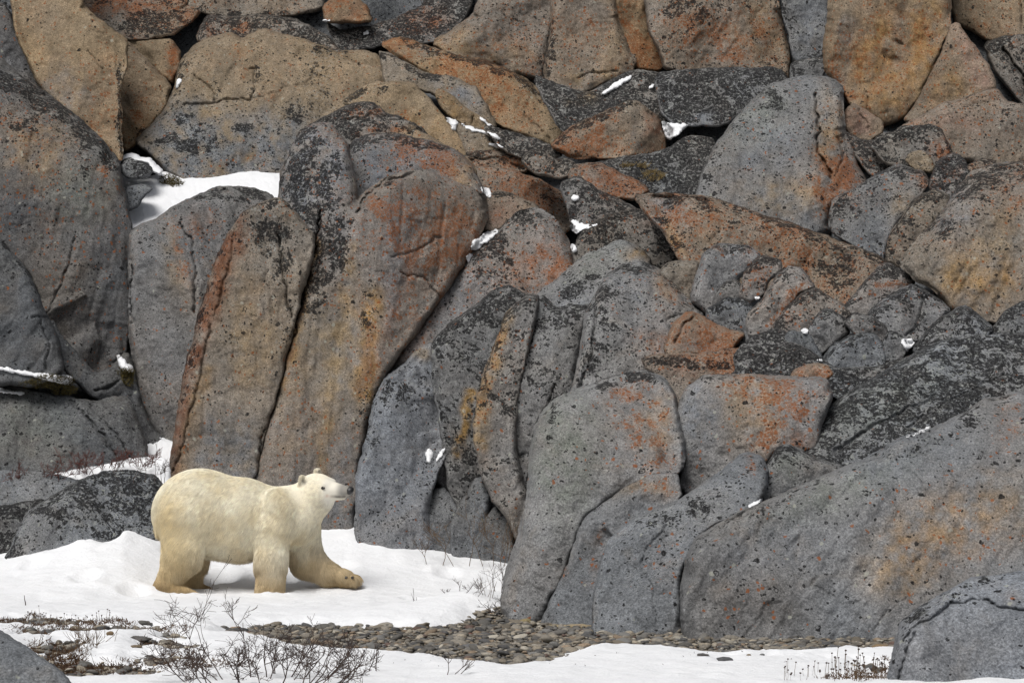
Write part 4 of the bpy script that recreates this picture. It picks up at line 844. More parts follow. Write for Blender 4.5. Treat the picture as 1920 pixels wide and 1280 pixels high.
# pebbles
def ico():
    t = (1 + 5 ** .5) / 2
    v = np.array([(-1,t,0),(1,t,0),(-1,-t,0),(1,-t,0),(0,-1,t),(0,1,t),(0,-1,-t),(0,1,-t),(t,0,-1),(t,0,1),(-t,0,-1),(-t,0,1)], float)
    v /= np.linalg.norm(v[0])
    f = [(0,11,5),(0,5,1),(0,1,7),(0,7,10),(0,10,11),(1,5,9),(5,11,4),(11,10,2),(10,7,6),(7,1,8),(3,9,4),(3,4,2),(3,2,6),(3,6,8),(3,8,9),(4,9,5),(2,4,11),(6,2,10),(8,6,7),(9,8,1)]
    V = [tuple(p) for p in v]; F2 = []; cache = {}
    def midp(a, b):
        k = (min(a, b), max(a, b))
        if k not in cache:
            m = (np.array(V[a]) + np.array(V[b])) / 2; m /= np.linalg.norm(m); cache[k] = len(V); V.append(tuple(m))
        return cache[k]
    for a, b, c in f:
        ab, bc, ca = midp(a, b), midp(b, c), midp(c, a)
        F2 += [(a, ab, ca), (b, bc, ab), (c, ca, bc), (ab, bc, ca)]
    return np.array(V), np.array(F2)
IV, IF = ico()
def ico3():
    V = IV.copy(); Fc = IF
    cache = {}; VV = [p for p in V]; F2 = []
    def midp(a, b):
        k = (min(a, b), max(a, b))
        if k not in cache:
            m = VV[a] + VV[b]; m = m / np.linalg.norm(m); cache[k] = len(VV); VV.append(m)
        return cache[k]
    for a, b, c in Fc:
        ab, bc, ca = midp(a, b), midp(b, c), midp(c, a)
        F2 += [(a, ab, ca), (b, bc, ab), (c, ca, bc), (ab, bc, ca)]
    return np.array(VV), np.array(F2)
IV3, IF3 = ico3()
PCOL = np.array([(.105,.096,.082),(.17,.145,.108),(.24,.195,.13),(.065,.063,.062),(.14,.112,.074),(.29,.255,.19),(.11,.06,.042),(.21,.14,.075),(.125,.12,.11)])
PCOL = PCOL * .75 + PCOL.mean(1, keepdims=True) * .45
PWT = np.array([.22,.2,.13,.12,.12,.07,.02,.05,.07])
def stone_shape(V, size, flat, seed, rough=.22):
    n = pnoise(V[:, 0] * 1.1, V[:, 1] * 1.1, V[:, 2] * 1.1, seed)[:, None]
    n2 = pnoise(V[:, 0] * 2.6, V[:, 1] * 2.6, V[:, 2] * 2.6, seed + 5)[:, None]
    P = V * (1 + rough * n + rough * .4 * n2)
    return P * np.array(size) * np.array([1, 1, flat])
# most of the beach, beyond counting
def scatter_pts(n, seed):
    r = np.random.default_rng(seed)
    lo, hi = BEACH.min(0) - .3, BEACH.max(0) + .3
    P = r.uniform(lo, hi, (n, 2))
    sd, _ = poly_sdf(P * np.array([1, .55]), BEACH * np.array([1, .55]))
    keep = sd < .10 - .10 * r.random(n) + .06 * fbm(P[:, 0] * 2.2, P[:, 1] * 1.3, 0, 61, 3)
    return P[keep]
def gravel_mesh():
    r = np.random.default_rng(5)
    P = scatter_pts(21000, 8)
    ex = []
    for bx, by, rx, ry, s in BARE:
        if s >= .1:
            k = int(70 + 500 * rx * ry)
            ex.append(np.stack([r.normal(bx, rx * .5, k), r.normal(by, ry * .5, k)], 1))
    P = np.concatenate([P] + ex)
    n = len(P)
    rad = r.lognormal(math.log(.0140), .55, n)
    rad = np.clip(rad, .005, .050)
    base = [stone_shape(IV, (1, 1, 1), 1, 11 + i, .3) for i in range(10)]
    pick = r.integers(0, 10, n)
    B = np.stack(base)[pick]
    ax = r.uniform(.75, 1.6, n); fl = r.uniform(.30, .68, n)
    B = B * np.stack([rad * ax, rad * r.uniform(.8, 1.1, n), rad * fl], 1)[:, None, :]
    a = r.uniform(0, 6.28, n); ti = r.normal(0, .22, n)
    c, s_ = np.cos(ti)[:, None], np.sin(ti)[:, None]
    x, z = B[..., 0] * c - B[..., 2] * s_, B[..., 0] * s_ + B[..., 2] * c
    c, s_ = np.cos(a)[:, None], np.sin(a)[:, None]
    X, Y = x * c - B[..., 1] * s_, x * s_ + B[..., 1] * c
    gz = ground_z(P[:, 0], P[:, 1]) + rad * fl * .45 + r.uniform(0, .018, n)
    V = np.stack([X + P[:, :1], Y + P[:, 1:2], z + gz[:, None]], -1).reshape(-1, 3)
    Fc = (IF[None] + (np.arange(n) * len(IV))[:, None, None]).reshape(-1, 3)
    col = PCOL[r.choice(len(PCOL), n, p=PWT / PWT.sum())] * r.uniform(.75, 1.25, (n, 1))
    snd('gravel', V, Fc, PEBBLE, (0, 22, 0), {'tint': np.repeat(col, len(IV), 0)}, label='bed of small mixed beach pebbles between the snow and the rocks', cat='gravel', kind='stuff')
gravel_mesh()
def pebbles():
    r = np.random.default_rng(9)
    protos = []
    for i in range(14):
        S = stone_shape(IV3, (r.uniform(1.0, 1.5), r.uniform(.8, 1.05), 1), r.uniform(.34, .62), 200 + i, .34)
        c = PCOL[r.choice(len(PCOL), p=PWT / PWT.sum())] * r.uniform(.8, 1.2)
        protos.append(make_mesh('pebble', S, IF3, PEBBLE, {'tint': np.tile(c, (len(S), 1))}))
    P = scatter_pts(2600, 21)
    P = P[r.permutation(len(P))]
    done = []; k = 0
    for x, y in P:
        rad = float(np.clip(r.lognormal(math.log(.034), .30), .026, .075))
        if any((x - a) ** 2 + (y - b) ** 2 < (rad + c) ** 2 * 1.2 for a, b, c in done): continue
        done.append((x, y, rad))
        o = add('pebble', protos[k % len(protos)], (x, y, float(ground_z(np.array(x), np.array(y))) + rad * .32), label='small rounded pebble in the strip of beach shingle below the rocks', cat='pebble', group='pebbles on the shingle strip')
        o.scale = (rad,) * 3
        o.rotation_euler = (r.normal(0, .15), r.normal(0, .15), r.uniform(0, 6.28))
        k += 1
        if k >= 296: break
pebbles()
def stone(label, u, v, wpx, hpx, col, seed, name='stone', cat='stone', flat=1.0, z=None, rot=0., rough=.3):
    x, y = px_ground(u, v, 0.0)
    zz = float(snow_z(np.array([[x]]), np.array([[y]]))[0, 0]) if z is None else z
    zz = max(zz, float(ground_z(np.array(x), np.array(y))))
    w, h = wpx / F * y / 2, hpx / F * y / 2
    S = stone_shape(IV3, (w, w * .7, h), flat, seed, rough)
    o = snd(name, S, IF3, PEBBLE, (0, 0, 0), {'tint': np.tile(np.array(col), (len(S), 1))}, label=label, cat=cat, kind='thing')
    o.location = (x, y, zz + h * .35); o.rotation_euler = (0, 0, rot)
    return o
stone('angular ochre stone at the snow edge left of the front boulder foot', 985, 1172, 30, 16, (.21,.17,.09), 31, rough=.45)
stone('flat pale ochre slab of stone lying against the front boulder foot', 1085, 1178, 58, 14, (.29,.235,.15), 32, rough=.4)
stone('flat ochre stone under the dark lower lobe of the front boulder', 1045, 1176, 44, 9, (.25,.20,.12), 33)
stone('large grey oblong cobble in the middle of the shingle', 880, 1217, 41, 16, (.115,.115,.118), 34)
stone('dark red cobble in the shingle below the shrubs', 882, 1193, 14, 11, (.16,.075,.055), 35)
stone('smaller reddish cobble beside the dark red one in the shingle', 896, 1195, 11, 8, (.19,.11,.085), 36)
stone('dark blocky cobble at the right end of the wide shingle', 1060, 1222, 22, 13, (.085,.085,.088), 37, rough=.4)
stone('lone round grey cobble on the snow left of the corner boulder', 1561, 1228, 19, 11, (.10,.10,.103), 38)
stone('dark flat stone in the snow, left of two near the bottom edge', 1318, 1253, 24, 9, (.075,.07,.068), 39, rough=.4)
stone('dark grey stone in the snow, right of two near the bottom edge', 1360, 1259, 30, 12, (.085,.085,.088), 40, rough=.4)
stone('tiny ochre stone in the snow beside the two dark stones', 1404, 1250, 9, 5, (.17,.13,.08), 41)
stone('tiny grey stone in the snow right of the ochre one', 1429, 1246, 11, 5, (.14,.14,.14), 42)
stone('grey stone sitting at the edge of the shingle below the giant slab', 1460, 1217, 30, 12, (.10,.10,.10), 43, rough=.4)
stone('brown stone at the foot of the corner boulder', 1652, 1222, 34, 13, (.20,.14,.08), 44)
stone('smooth grey stone slab half buried among dry heath at the left', 80, 1182, 85, 17, (.15,.152,.155), 45)
stone('brown oval stone in the snow by the left gravel patch', 294, 1204, 20, 9, (.19,.15,.11), 46)
stone('dark cracked stone at the top of the left gravel patch', 270, 1186, 30, 11, (.09,.088,.08), 47, rough=.5)
stone('dark flat stone in the lower left gravel patch', 262, 1227, 40, 11, (.095,.09,.085), 48, rough=.5)
stone('small brown stone on the snow left of the lower gravel patch', 206, 1228, 14, 8, (.17,.12,.07), 49)
stone('small brown stone below the lower left gravel patch', 256, 1243, 22, 6, (.15,.115,.075), 50)

# ------------------------------------------------------------------ snow lying on ledges and in clefts
def blur(Z, n):
    m = np.isfinite(Z); A = np.where(m, Z, 0); Wt = m.astype(float)
    for _ in range(n):
        A = (A + np.roll(A, 1, 0) + np.roll(A, -1, 0) + np.roll(A, 1, 1) + np.roll(A, -1, 1)) / 5
        Wt = (Wt + np.roll(Wt, 1, 0) + np.roll(Wt, -1, 0) + np.roll(Wt, 1, 1) + np.roll(Wt, -1, 1)) / 5
    return np.where(Wt > 1e-6, A / np.maximum(Wt, 1e-6), np.nan)
ZBL = blur(ZB, 3)
for _n in (20, 60, 200):
    _b = blur(np.where(np.isfinite(ZBL), ZBL, np.inf), _n)
    ZBL = np.where(np.isfinite(ZBL), ZBL, _b)
ZBL = np.where(np.isfinite(ZBL), ZBL, 33.5)
def zb_at(u, v):
    j, i = int(round((v - V0) / STEP)), int(round((u - U0) / STEP))
    z = ZB[j, i]
    return float(z) if np.isfinite(z) else float(ZBL[j, i])
def surf(u, v):
    return to_world(np.array(u, float), np.array(v, float), np.array(zb_at(u, v)))
def snow_patch(label, outline, th=.05, name='snow_patch', lean=.45, mat=None, cat='snow', rag=2.6):
    P0 = chaikin(pts(outline), 2)
    lo, hi = P0.min(0) - 8, P0.max(0) + 8
    st = 2.0
    gu, gv = np.meshgrid(np.arange(lo[0], hi[0], st), np.arange(lo[1], hi[1], st))
    nv, nu = gu.shape
    p = np.stack([gu.ravel(), gv.ravel()], 1)
    s, cp = poly_sdf(p, P0)
    s00 = s
    sd_ = _seed[0]; _seed[0] += 13
    s = s + rag * fbm(p[:, 0] / 11, p[:, 1] / 11, 0, sd_, 4, .65)
    gl = np.linalg.norm(p - cp, axis=1)
    g = (p - cp) * (np.where(s00 < 0, -1., 1.) / np.maximum(gl, 1e-6))[:, None]
    inn = (s < -.7).reshape(nv, nu)
    cell = inn[:-1, :-1] | inn[1:, :-1] | inn[:-1, 1:] | inn[1:, 1:]
    used = np.zeros((nv, nu), bool)
    used[:-1, :-1] |= cell; used[1:, :-1] |= cell; used[:-1, 1:] |= cell; used[1:, 1:] |= cell
    uf = np.where(used.ravel())[0]
    rim = used.ravel() & ~inn.ravel()
    q = p.copy(); q[rim] -= g[rim] * np.clip(s[rim], -2, 4)[:, None]
    t = np.where(inn.ravel(), -s, 0)
    jj = np.clip(np.round((q[:, 1] - V0) / STEP).astype(int), 0, NV - 1); ii = np.clip(np.round((q[:, 0] - U0) / STEP).astype(int), 0, NU - 1)
    zb = ZBL[jj, ii]; z0 = ZB[jj, ii]
    zmin = np.where(np.isfinite(z0), np.minimum(z0, zb), zb)
    dm = np.nanmedian(zb[uf]); mpp = dm / F
    vc = q[uf, 1].mean(); hh = np.ptp(q[uf, 1])
    y = zmin - th * .7 * np.sqrt(np.clip(1 - (1 - np.clip(t / 6, 0, 1)) ** 2, 0, 1)) - .012
    y = y - lean * (q[:, 1] - P0[:, 1].min()) * mpp * .5 * np.clip(t / 6, 0, 1)
    y = y + .008 * fbm(q[:, 0] / 9, q[:, 1] / 9, 0, sd_ + 3, 3) * (t > 0)
    idx = -np.ones(nv * nu, int); idx[uf] = np.arange(len(uf))
    inn_i = np.where(inn.ravel())[0]
    bidx = idx.copy(); bidx[inn_i] = len(uf) + np.arange(len(inn_i))
    V = np.concatenate([to_world(q[uf, 0], q[uf, 1], y[uf]), to_world(q[inn_i, 0], q[inn_i, 1], zb[inn_i] + .12)])
    V = np.nan_to_num(V)
    cj, ci = np.where(cell)
    quad = np.stack([cj * nu + ci, (cj + 1) * nu + ci, (cj + 1) * nu + ci + 1, cj * nu + ci + 1], 1)
    Fb = bidx[quad][:, ::-1]; Fb = Fb[~(bidx[quad] < len(uf)).all(1)]
    org = V.mean(0); org[2] = V[:, 2].min()
    jj2, ii2 = jj[inn_i], ii[inn_i]
    ZB[jj2, ii2] = np.minimum(ZB[jj2, ii2], y[inn_i])
    return snd(name, V, [idx[quad], Fb], mat or SNOW, org, label=label, cat=cat, kind='thing')
snow_patch('snow blob on moss in the dark left cleft', '217,666 224,662 234,676 250,688 252,700 240,700 226,692', .08)
snow_patch('line of snow on the mossy ledge at the left edge', '-10,686 20,690 50,696 90,700 110,704 128,700 138,712 132,724 100,716 60,706 20,698 -10,694', .06)
snow_patch('thin line of snow lower on the mossy ledge at the left edge', '-8,726 20,730 50,736 48,741 10,737 -8,734', .03)
snow_patch('speck of snow in the seam between the tan blocks at the upper left', '328,164 332,150 341,146 339,156 330,168', .04)
snow_patch('small snow patch below the orange boulder on the top edge', '680,62 686,58 692,58 691,65 681,66', .03)
snow_patch('tiny snow line near the top edge in the black ledge', '602,38 610,36 620,38 618,41 604,41', .03)
snow_patch('left lump of the stepped snow strips on the tan slope', '834,218 846,222 860,228 858,238 852,245 844,240', .05)
snow_patch('long thin strip of the stepped snow strips on the tan slope', '864,230 880,236 900,244 922,248 934,254 942,264 930,262 910,252 885,246 868,238', .05)
snow_patch('lowest strip of the stepped snow strips on the tan slope', '914,270 928,268 942,272 946,281 934,279', .05)
snow_patch('thin upper strip of snow below the tan wedge', '896,217 906,222 918,230 926,237 918,236 904,226', .03)
snow_patch('long snow streak on the black ledge below the top dome', '1124,182 1132,170 1150,156 1170,146 1185,140 1180,152 1160,164 1142,174 1130,181', .06)
snow_patch('small snow dot right of the long snow streak', '1216,162 1222,156 1228,157 1226,166 1218,168', .04)
snow_patch('snow pocket behind the orange topped block', '1238,226 1256,230 1280,232 1294,234 1280,244 1268,258 1252,264 1244,250', .06)
snow_patch('triangular snow patch by the pillar head right edge', '900,352 908,350 918,354 924,366 916,372 904,360', .05)
snow_patch('slanting snow strip between the great pillar and the pink flushed slab', '880,466 884,452 900,442 920,432 938,430 924,446 906,460 890,470', .07)
snow_patch('small snow pocket below the slanting strip', '873,484 880,476 888,476 882,488 876,492', .04)
snow_patch('upper snow lump in the cleft left of the black topped boulder', '1068,374 1076,364 1086,367 1088,374 1078,378', .04)
snow_patch('snow in the grassy cleft left of the black topped boulder', '1068,430 1072,410 1080,412 1092,420 1125,420 1110,426 1090,432 1078,438', .05)
snow_patch('lower snow lump in the cleft left of the black topped boulder', '1068,466 1070,458 1080,460 1084,472 1076,475', .05)
snow_patch('upright snow wedge above the dark splinter below the fingers', '797,848 801,838 808,840 811,850 808,866 801,869', .04, rag=3)
snow_patch('thin slanting snow tongue beside the upright snow wedge', '816,866 822,850 830,840 837,836 833,848 824,862', .03, rag=2)

snow_patch('snow chip beside the black spotted upright stone', '1501,618 1508,614 1516,617 1513,626 1504,625', .04)
snow_patch('snow chip at the foot of the smooth dark stone', '1530,674 1540,672 1545,678 1534,679', .03)
snow_patch('snow chip under the curved finger of rock', '1415,557 1426,555 1424,562 1416,563', .03)
snow_patch('snow scraps at the right of the dark rounded boulder', '1688,640 1696,632 1706,634 1714,640 1712,650 1702,658 1694,652', .04, rag=3.5)
snow_patch('thin white snow line on the lip of the giant slab', '1698,818 1716,810 1740,800 1748,797 1740,806 1718,816 1702,820', .03)
snow_patch('thin snow edge along the crack behind the round shouldered boulder', '1400,948 1420,938 1432,932 1428,940 1408,952', .03)

# ------------------------------------------------------------------ the polar bear
BEAR_Y = 30.0
BEAR = np.array([(480 - W / 2) / F * BEAR_Y, BEAR_Y, CAMZ - (1125 - HV) / F * BEAR_Y])
def smin(a, b, k):
    h = np.clip(.5 + .5 * (b - a) / k, 0, 1)
    return b * (1 - h) + a * h - k * h * (1 - h)
def ell(P, c, r, rot=None):
    q = P - np.array(c)
    if rot is not None: q = q @ rot
    r = np.array(r)
    k0 = np.linalg.norm(q / r, axis=-1); k1 = np.linalg.norm(q / (r * r), axis=-1)
    return k0 * (k0 - 1) / np.maximum(k1, 1e-6)
def cone(P, a, b, ra, rb, sy=1.0):
    a, b = np.array(a, float), np.array(b, float)
    s = np.array([1, 1 / sy, 1])
    q = (P - a) * s; ab = (b - a) * s
    t = np.clip((q @ ab) / (ab @ ab), 0, 1)
    return np.linalg.norm(q - t[..., None] * ab, axis=-1) - (ra + (rb - ra) * t)
def ry(deg):
    a = math.radians(deg); c, s = math.cos(a), math.sin(a)
    return np.array([[c, 0, s], [0, 1, 0], [-s, 0, c]])
HYAW, HC = math.radians(-31), np.array([.655, -.05, 1.205])
HAX = np.array([math.cos(HYAW), math.sin(HYAW), 0])          # the way the muzzle points
HSD = np.array([-HAX[1], HAX[0], 0])                         # to the bear's left (away from the camera)
ROLL = math.radians(14)
HUP = np.array([0, 0, 1]) * math.cos(ROLL) - HSD * math.sin(ROLL) * .6
HSR = HSD * math.cos(ROLL) + np.array([0, 0, 1]) * math.sin(ROLL)
def hp(f, s, u):
    """point of the head: forward along the muzzle, sideways, up"""
    return HC + HAX * f + HSR * s + np.array([0, 0, 1]) * u
def bear_sdf(P):
    # trunk
    d = ell(P, (-.62, 0, .96), (.48, .38, .435), ry(-8))
    d = smin(d, cone(P, (-.55, 0, .945), (-.14, 0, .885), .40, .40, .86), .12)
    d = smin(d, cone(P, (-.12, 0, .885), (.22, 0, .86), .39, .305, .86), .12)
    d = smin(d, ell(P, (.25, -.19, .90), (.20, .18, .31)), .06)
    d = smin(d, ell(P, (.30, .16, .90), (.22, .18, .30)), .10)
    d = smin(d, ell(P, (-.24, 0, .66), (.44, .27, .18)), .12)
    # neck and chest
    d = smin(d, cone(P, (.34, 0, .94), (.60, -.04, 1.12), .265, .185, .88), .14)
    d = smin(d, cone(P, (.50, -.02, .90), (.70, -.08, 1.07), .19, .135, .9), .10)
    d = smin(d, ell(P, (.46, 0, .80), (.20, .22, .19)), .10)
    # hind legs
    d = smin(d, cone(P, (-.72, -.20, .86), (-.76, -.23, .52), .28, .205, .75), .07)
    d = smin(d, cone(P, (-.75, -.23, .54), (-.92, -.24, .20), .19, .112, .85), .07)
    d = smin(d, cone(P, (-.93, -.24, .14), (-.66, -.27, .055), .105, .062, 1.1), .06)
    d = smin(d, cone(P, (-.64, .17, .80), (-.69, .19, .48), .25, .16, .8), .10)
    d = smin(d, cone(P, (-.69, .19, .50), (-.71, .20, .16), .145, .10, .9), .08)
    d = smin(d, cone(P, (-.70, .20, .11), (-.51, .19, .06), .095, .058, 1.1), .05)
    # near fore leg
    d = smin(d, cone(P, (.20, -.22, .76), (.185, -.245, .42), .20, .158, .8), .06)
    d = smin(d, cone(P, (.185, -.245, .45), (.175, -.255, .12), .156, .150, .9), .07)
    d = smin(d, cone(P, (.16, -.235, .09), (.24, -.27, .05), .135, .085, 1.05), .05)
    # far fore leg, swung forward with the paw lifted
    d = smin(d, cone(P, (.47, .15, .76), (.53, .18, .44), .20, .175, .85), .10)
    d = smin(d, cone(P, (.54, .18, .42), (.76, .16, .285), .17, .125, .9), .08)
    d = smin(d, cone(P, (.76, .16, .27), (.93, .13, .24), .115, .085, 1.15), .05)
    d = smin(d, cone(P, (.92, .13, .237), (1.03, .11, .222), .078, .052, 1.25), .04)
    # toes
    for k in range(4):
        d = smin(d, ell(P, (.27 + .012 * (k in (1, 2)), -.36 + .062 * k, .045), (.060, .036, .045)), .02)
        d = smin(d, ell(P, (-.64 + .012 * (k in (1, 2)), -.345 + .055 * k, .048), (.058, .033, .042)), .02)
        d = smin(d, ell(P, (1.035 + .012 * (k in (1, 2)), .035 + .050 * k, .226), (.055, .031, .036)), .018)
    # tail
    d = smin(d, cone(P, (-.97, 0, .90), (-1.02, 0, .77), .06, .045), .05)
    # head
    rot = np.stack([HAX, HSR, np.cross(HAX, HSR)], 1)
    h = ell(P, hp(0, 0, .005), (.195, .155, .150), rot)
    h = smin(h, ell(P, hp(.01, -.075, -.075), (.15, .075, .105), rot), .06)
    h = smin(h, ell(P, hp(.01, .075, -.075), (.15, .075, .105), rot), .06)
    h = smin(h, cone(P, hp(.12, 0, -.005), hp(.385, 0, -.030), .098, .054), .055)
    h = smin(h, cone(P, hp(.10, 0, -.075), hp(.335, 0, -.090), .068, .036), .035)
    h = smin(h, ell(P, hp(.145, -.058, .055), (.055, .035, .03), rot), .03)       # brows
    h = smin(h, ell(P, hp(.145, .058, .055), (.055, .035, .03), rot), .03)
    # ears
    for s in (-1, 1):
        e = ell(P, hp(-.085, s * .140, .108), (.031, .053, .064), rot)
        cup = ell(P, hp(-.050, s * .150, .105), (.036, .038, .048), rot)
        e = np.maximum(e, -cup)
        h = smin(h, e, .025)
    d = smin(d, h, .075)
    return d
def surface_nets(f, lo, hi, st):
    xs, ys, zs = [np.arange(a, b + st, st) for a, b in zip(lo, hi)]
    G = np.stack(np.meshgrid(xs, ys, zs, indexing='ij'), -1)
    D = f(G.reshape(-1, 3)).reshape(G.shape[:3])
    ins = D < 0
    n = np.array(ins.shape) - 1
    cnt = np.zeros(n, int); acc = np.zeros((*n, 3))
    c8 = [ins[i:n[0] + i, j:n[1] + j, k:n[2] + k] for i in (0, 1) for j in (0, 1) for k in (0, 1)]
    act = np.zeros(n, int)
    for c in c8: act += c
    active = (act > 0) & (act < 8)
    base = G[:-1, :-1, :-1]
    for i in (0, 1):
        for j in (0, 1):
            for ax in range(3):
                o0 = [0, 0, 0]; oth = [a for a in range(3) if a != ax]
                o0[oth[0]] = i; o0[oth[1]] = j
                o1 = list(o0); o1[ax] = 1
                s0 = tuple(slice(o, n[q] + o) for q, o in enumerate(o0)); s1 = tuple(slice(o, n[q] + o) for q, o in enumerate(o1))
                d0, d1 = D[s0], D[s1]
                cr = (d0 < 0) != (d1 < 0)
                t = np.where(cr, d0 / np.where(cr, d0 - d1, 1), 0)
                pt = np.zeros((*n, 3)); 
                for q in range(3): pt[..., q] = o0[q] * st
                pt[..., ax] = t * st
                acc += np.where(cr[..., None], pt, 0); cnt += cr
    idx = -np.ones(n, int); idx[active] = np.arange(active.sum())
    V = (base + acc / np.maximum(cnt, 1)[..., None])[active]
    faces = []
    for ax in range(3):
        oth = [a for a in range(3) if a != ax]
        sl0 = [slice(1, -1)] * 3; sl0[ax] = slice(0, -1)
        sl1 = list(sl0); sl1[ax] = slice(1, None)
        a, b = ins[tuple(sl0)], ins[tuple(sl1)]
        for flip in (False, True):
            cr = (a & ~b) if not flip else (~a & b)
            w = np.array(np.where(cr)).T
            w[:, oth[0]] += 1; w[:, oth[1]] += 1
            def g(da, db):
                x = w.copy(); x[:, oth[0]] += da; x[:, oth[1]] += db
                return idx[x[:, 0], x[:, 1], x[:, 2]]
            q = np.stack([g(-1, -1), g(0, -1), g(0, 0), g(-1, 0)], 1)
            if flip != (ax == 1): q = q[:, ::-1]
            faces.append(q[(q >= 0).all(1)])
    return V, np.concatenate(faces)
BV, BF = surface_nets(bear_sdf, (-1.3, -.62, -.08), (1.25, .55, 1.55), .016)
for _ in range(2):      # project to the surface once more for smoothness
    e = .004
    dv = bear_sdf(BV)
    gr = np.stack([bear_sdf(BV + np.eye(3)[a] * e) - bear_sdf(BV - np.eye(3)[a] * e) for a in range(3)], 1) / (2 * e)
    gr /= np.maximum(np.linalg.norm(gr, axis=1, keepdims=True), 1e-6)
    BV = BV - gr * np.clip(dv, -.02, .02)[:, None]
B_CREAM, B_WARM, B_LEG, B_PALE, B_GREY = [np.array(c) for c in ((.88, .82, .655), (.78, .66, .42), (.47, .34, .175), (.84, .785, .645), (.16, .155, .155))]
NOSE = hp(.43, 0, -.03)
def seg_d(P, a, b):
    a, b = np.array(a), np.array(b); ab = b - a
    t = np.clip(((P - a) @ ab) / (ab @ ab), 0, 1)
    return np.linalg.norm(P - a - t[:, None] * ab, axis=1)
def fur_colour(P):
    n = fbm(P[:, 0] * 4, P[:, 1] * 4, P[:, 2] * 4, 301, 3)
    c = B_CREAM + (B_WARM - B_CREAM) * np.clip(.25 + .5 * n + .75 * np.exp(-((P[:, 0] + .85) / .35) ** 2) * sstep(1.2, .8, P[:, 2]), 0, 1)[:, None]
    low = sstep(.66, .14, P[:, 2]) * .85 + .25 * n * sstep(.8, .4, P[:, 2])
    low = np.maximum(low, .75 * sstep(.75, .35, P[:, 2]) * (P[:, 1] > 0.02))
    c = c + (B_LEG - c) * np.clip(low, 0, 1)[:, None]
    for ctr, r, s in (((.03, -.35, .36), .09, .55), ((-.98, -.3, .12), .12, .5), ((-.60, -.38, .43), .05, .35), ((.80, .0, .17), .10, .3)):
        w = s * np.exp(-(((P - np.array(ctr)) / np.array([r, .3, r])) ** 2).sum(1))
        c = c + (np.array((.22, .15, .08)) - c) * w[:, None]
    f = (P - HC) @ HAX
    hd = np.linalg.norm(P - HC, axis=1)
    c = c + (B_PALE - c) * (.5 * sstep(.42, .2, hd))[:, None]
    c = c + (np.array((.80, .775, .71)) - c) * (.6 * sstep(.12, .19, f) * sstep(.5, .3, hd))[:, None]
    c = c + (B_GREY - c) * (.8 * sstep(.26, .36, f) * (hd < .6) * sstep(-.115, -.06, (P - HC)[:, 2]))[:, None]
    # face marks: eye surround, lips, the warm corner of the mouth
    for s in (-1, 1):
        c = c + (np.array((.30, .28, .27)) - c) * (.8 * np.exp(-(np.linalg.norm(P - hp(.158, s * .075, .028), axis=1) / .030) ** 2))[:, None]
        c = c + (np.array((.06, .055, .055)) - c) * (.9 * np.exp(-(seg_d(P, hp(.375, s * .02, -.085), hp(.235, s * .072, -.076)) / .017) ** 2))[:, None]
        c = c + (np.array((.55, .30, .17)) - c) * (.6 * np.exp(-(seg_d(P, hp(.24, s * .075, -.074), hp(.19, s * .09, -.062)) / .014) ** 2))[:, None]
        c = c + (np.array((.05, .045, .04)) - c) * (.95 * np.exp(-(np.linalg.norm(P - hp(-.052, s * .150, .095), axis=1) / .036) ** 2))[:, None]
    return np.clip(c, .01, .9)
def fur_skin_material():
    n = N('polar_bear_hide')
    t = n.attr('tint').outputs['Color']
    return n.fin(t, .85, n.bump(n.noise(n.obj(), 90, 3).outputs[0], .5, .006), .1)
def fur_material():
    n = N('polar_bear_fur')
    t = n.attr('tint').outputs['Color']
    n.fin(t, .62, None, .25)
    return n.m
bear = add('polar_bear', None, tuple(BEAR), label='cream white polar bear walking across the snow with one forepaw lifted', cat='polar bear', kind='thing')
bear.empty_display_size = .2
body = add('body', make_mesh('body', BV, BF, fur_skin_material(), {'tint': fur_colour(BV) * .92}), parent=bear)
# dark parts of the face
def tri_mesh(name, V, Fc, mat, parent):
    return add(name, make_mesh(name, V, Fc, mat), parent=parent)
BLACK = noise_material('black_skin', (.012, .012, .013), (.03, .029, .03), 60, .38, .5, .004, .5)
EYEM = noise_material('dark_eye', (.010, .007, .005), (.015, .010, .007), 10, .08, 0.05, .001, .6)
HB = np.stack([HAX, HSR, np.array([0, 0, 1.])], 1)
def local_blob(name, c, size, mat, seed=1, rough=.12, flat=1.):
    S = stone_shape(IV3, size, flat, seed, rough) @ HB.T + c
    return tri_mesh(name, S, IF3, mat, bear)
local_blob('nose', hp(.430, 0, -.024), (.038, .046, .041), BLACK, 3, .10)
for s in (-1, 1):
    ray = hp(.158, s * .2, .030)
    tt = np.linspace(0, .2, 400)
    Q = ray - HSR * s * tt[:, None]
    hit = Q[np.argmax(bear_sdf(Q) < .001)]
    local_blob('eye', hit + HSR * s * .002, (.026, .013, .017), EYEM, 2, .02)
# claws and dark pads of the lifted paw and standing feet
CLAW = noise_material('dark_claw', (.03, .026, .022), (.09, .08, .065), 30, .4, .1, .002, .5)
def cone_mesh(name, a, b, r, mat, bend=(0, 0, -.012)):
    a, b = np.array(a), np.array(b)
    ax = (b - a) / np.linalg.norm(b - a); s = np.cross(ax, (0, 0, 1.)); s /= np.linalg.norm(s); u = np.cross(s, ax)
    V = []; Fc = []
    for i in range(5):
        t = i / 4
        c = a + (b - a) * t + np.array(bend) * t * t; rr = r * (1 - t) ** .7 + .0006
        for k in range(6):
            V.append(c + rr * (math.cos(k * 1.0472) * s + math.sin(k * 1.0472) * u))
    for i in range(4):
        for k in range(6):
            Fc.append((i * 6 + k, i * 6 + (k + 1) % 6, i * 6 + 6 + (k + 1) % 6, i * 6 + 6 + k))
    tri_mesh(name, np.array(V), np.array(Fc), mat, bear)
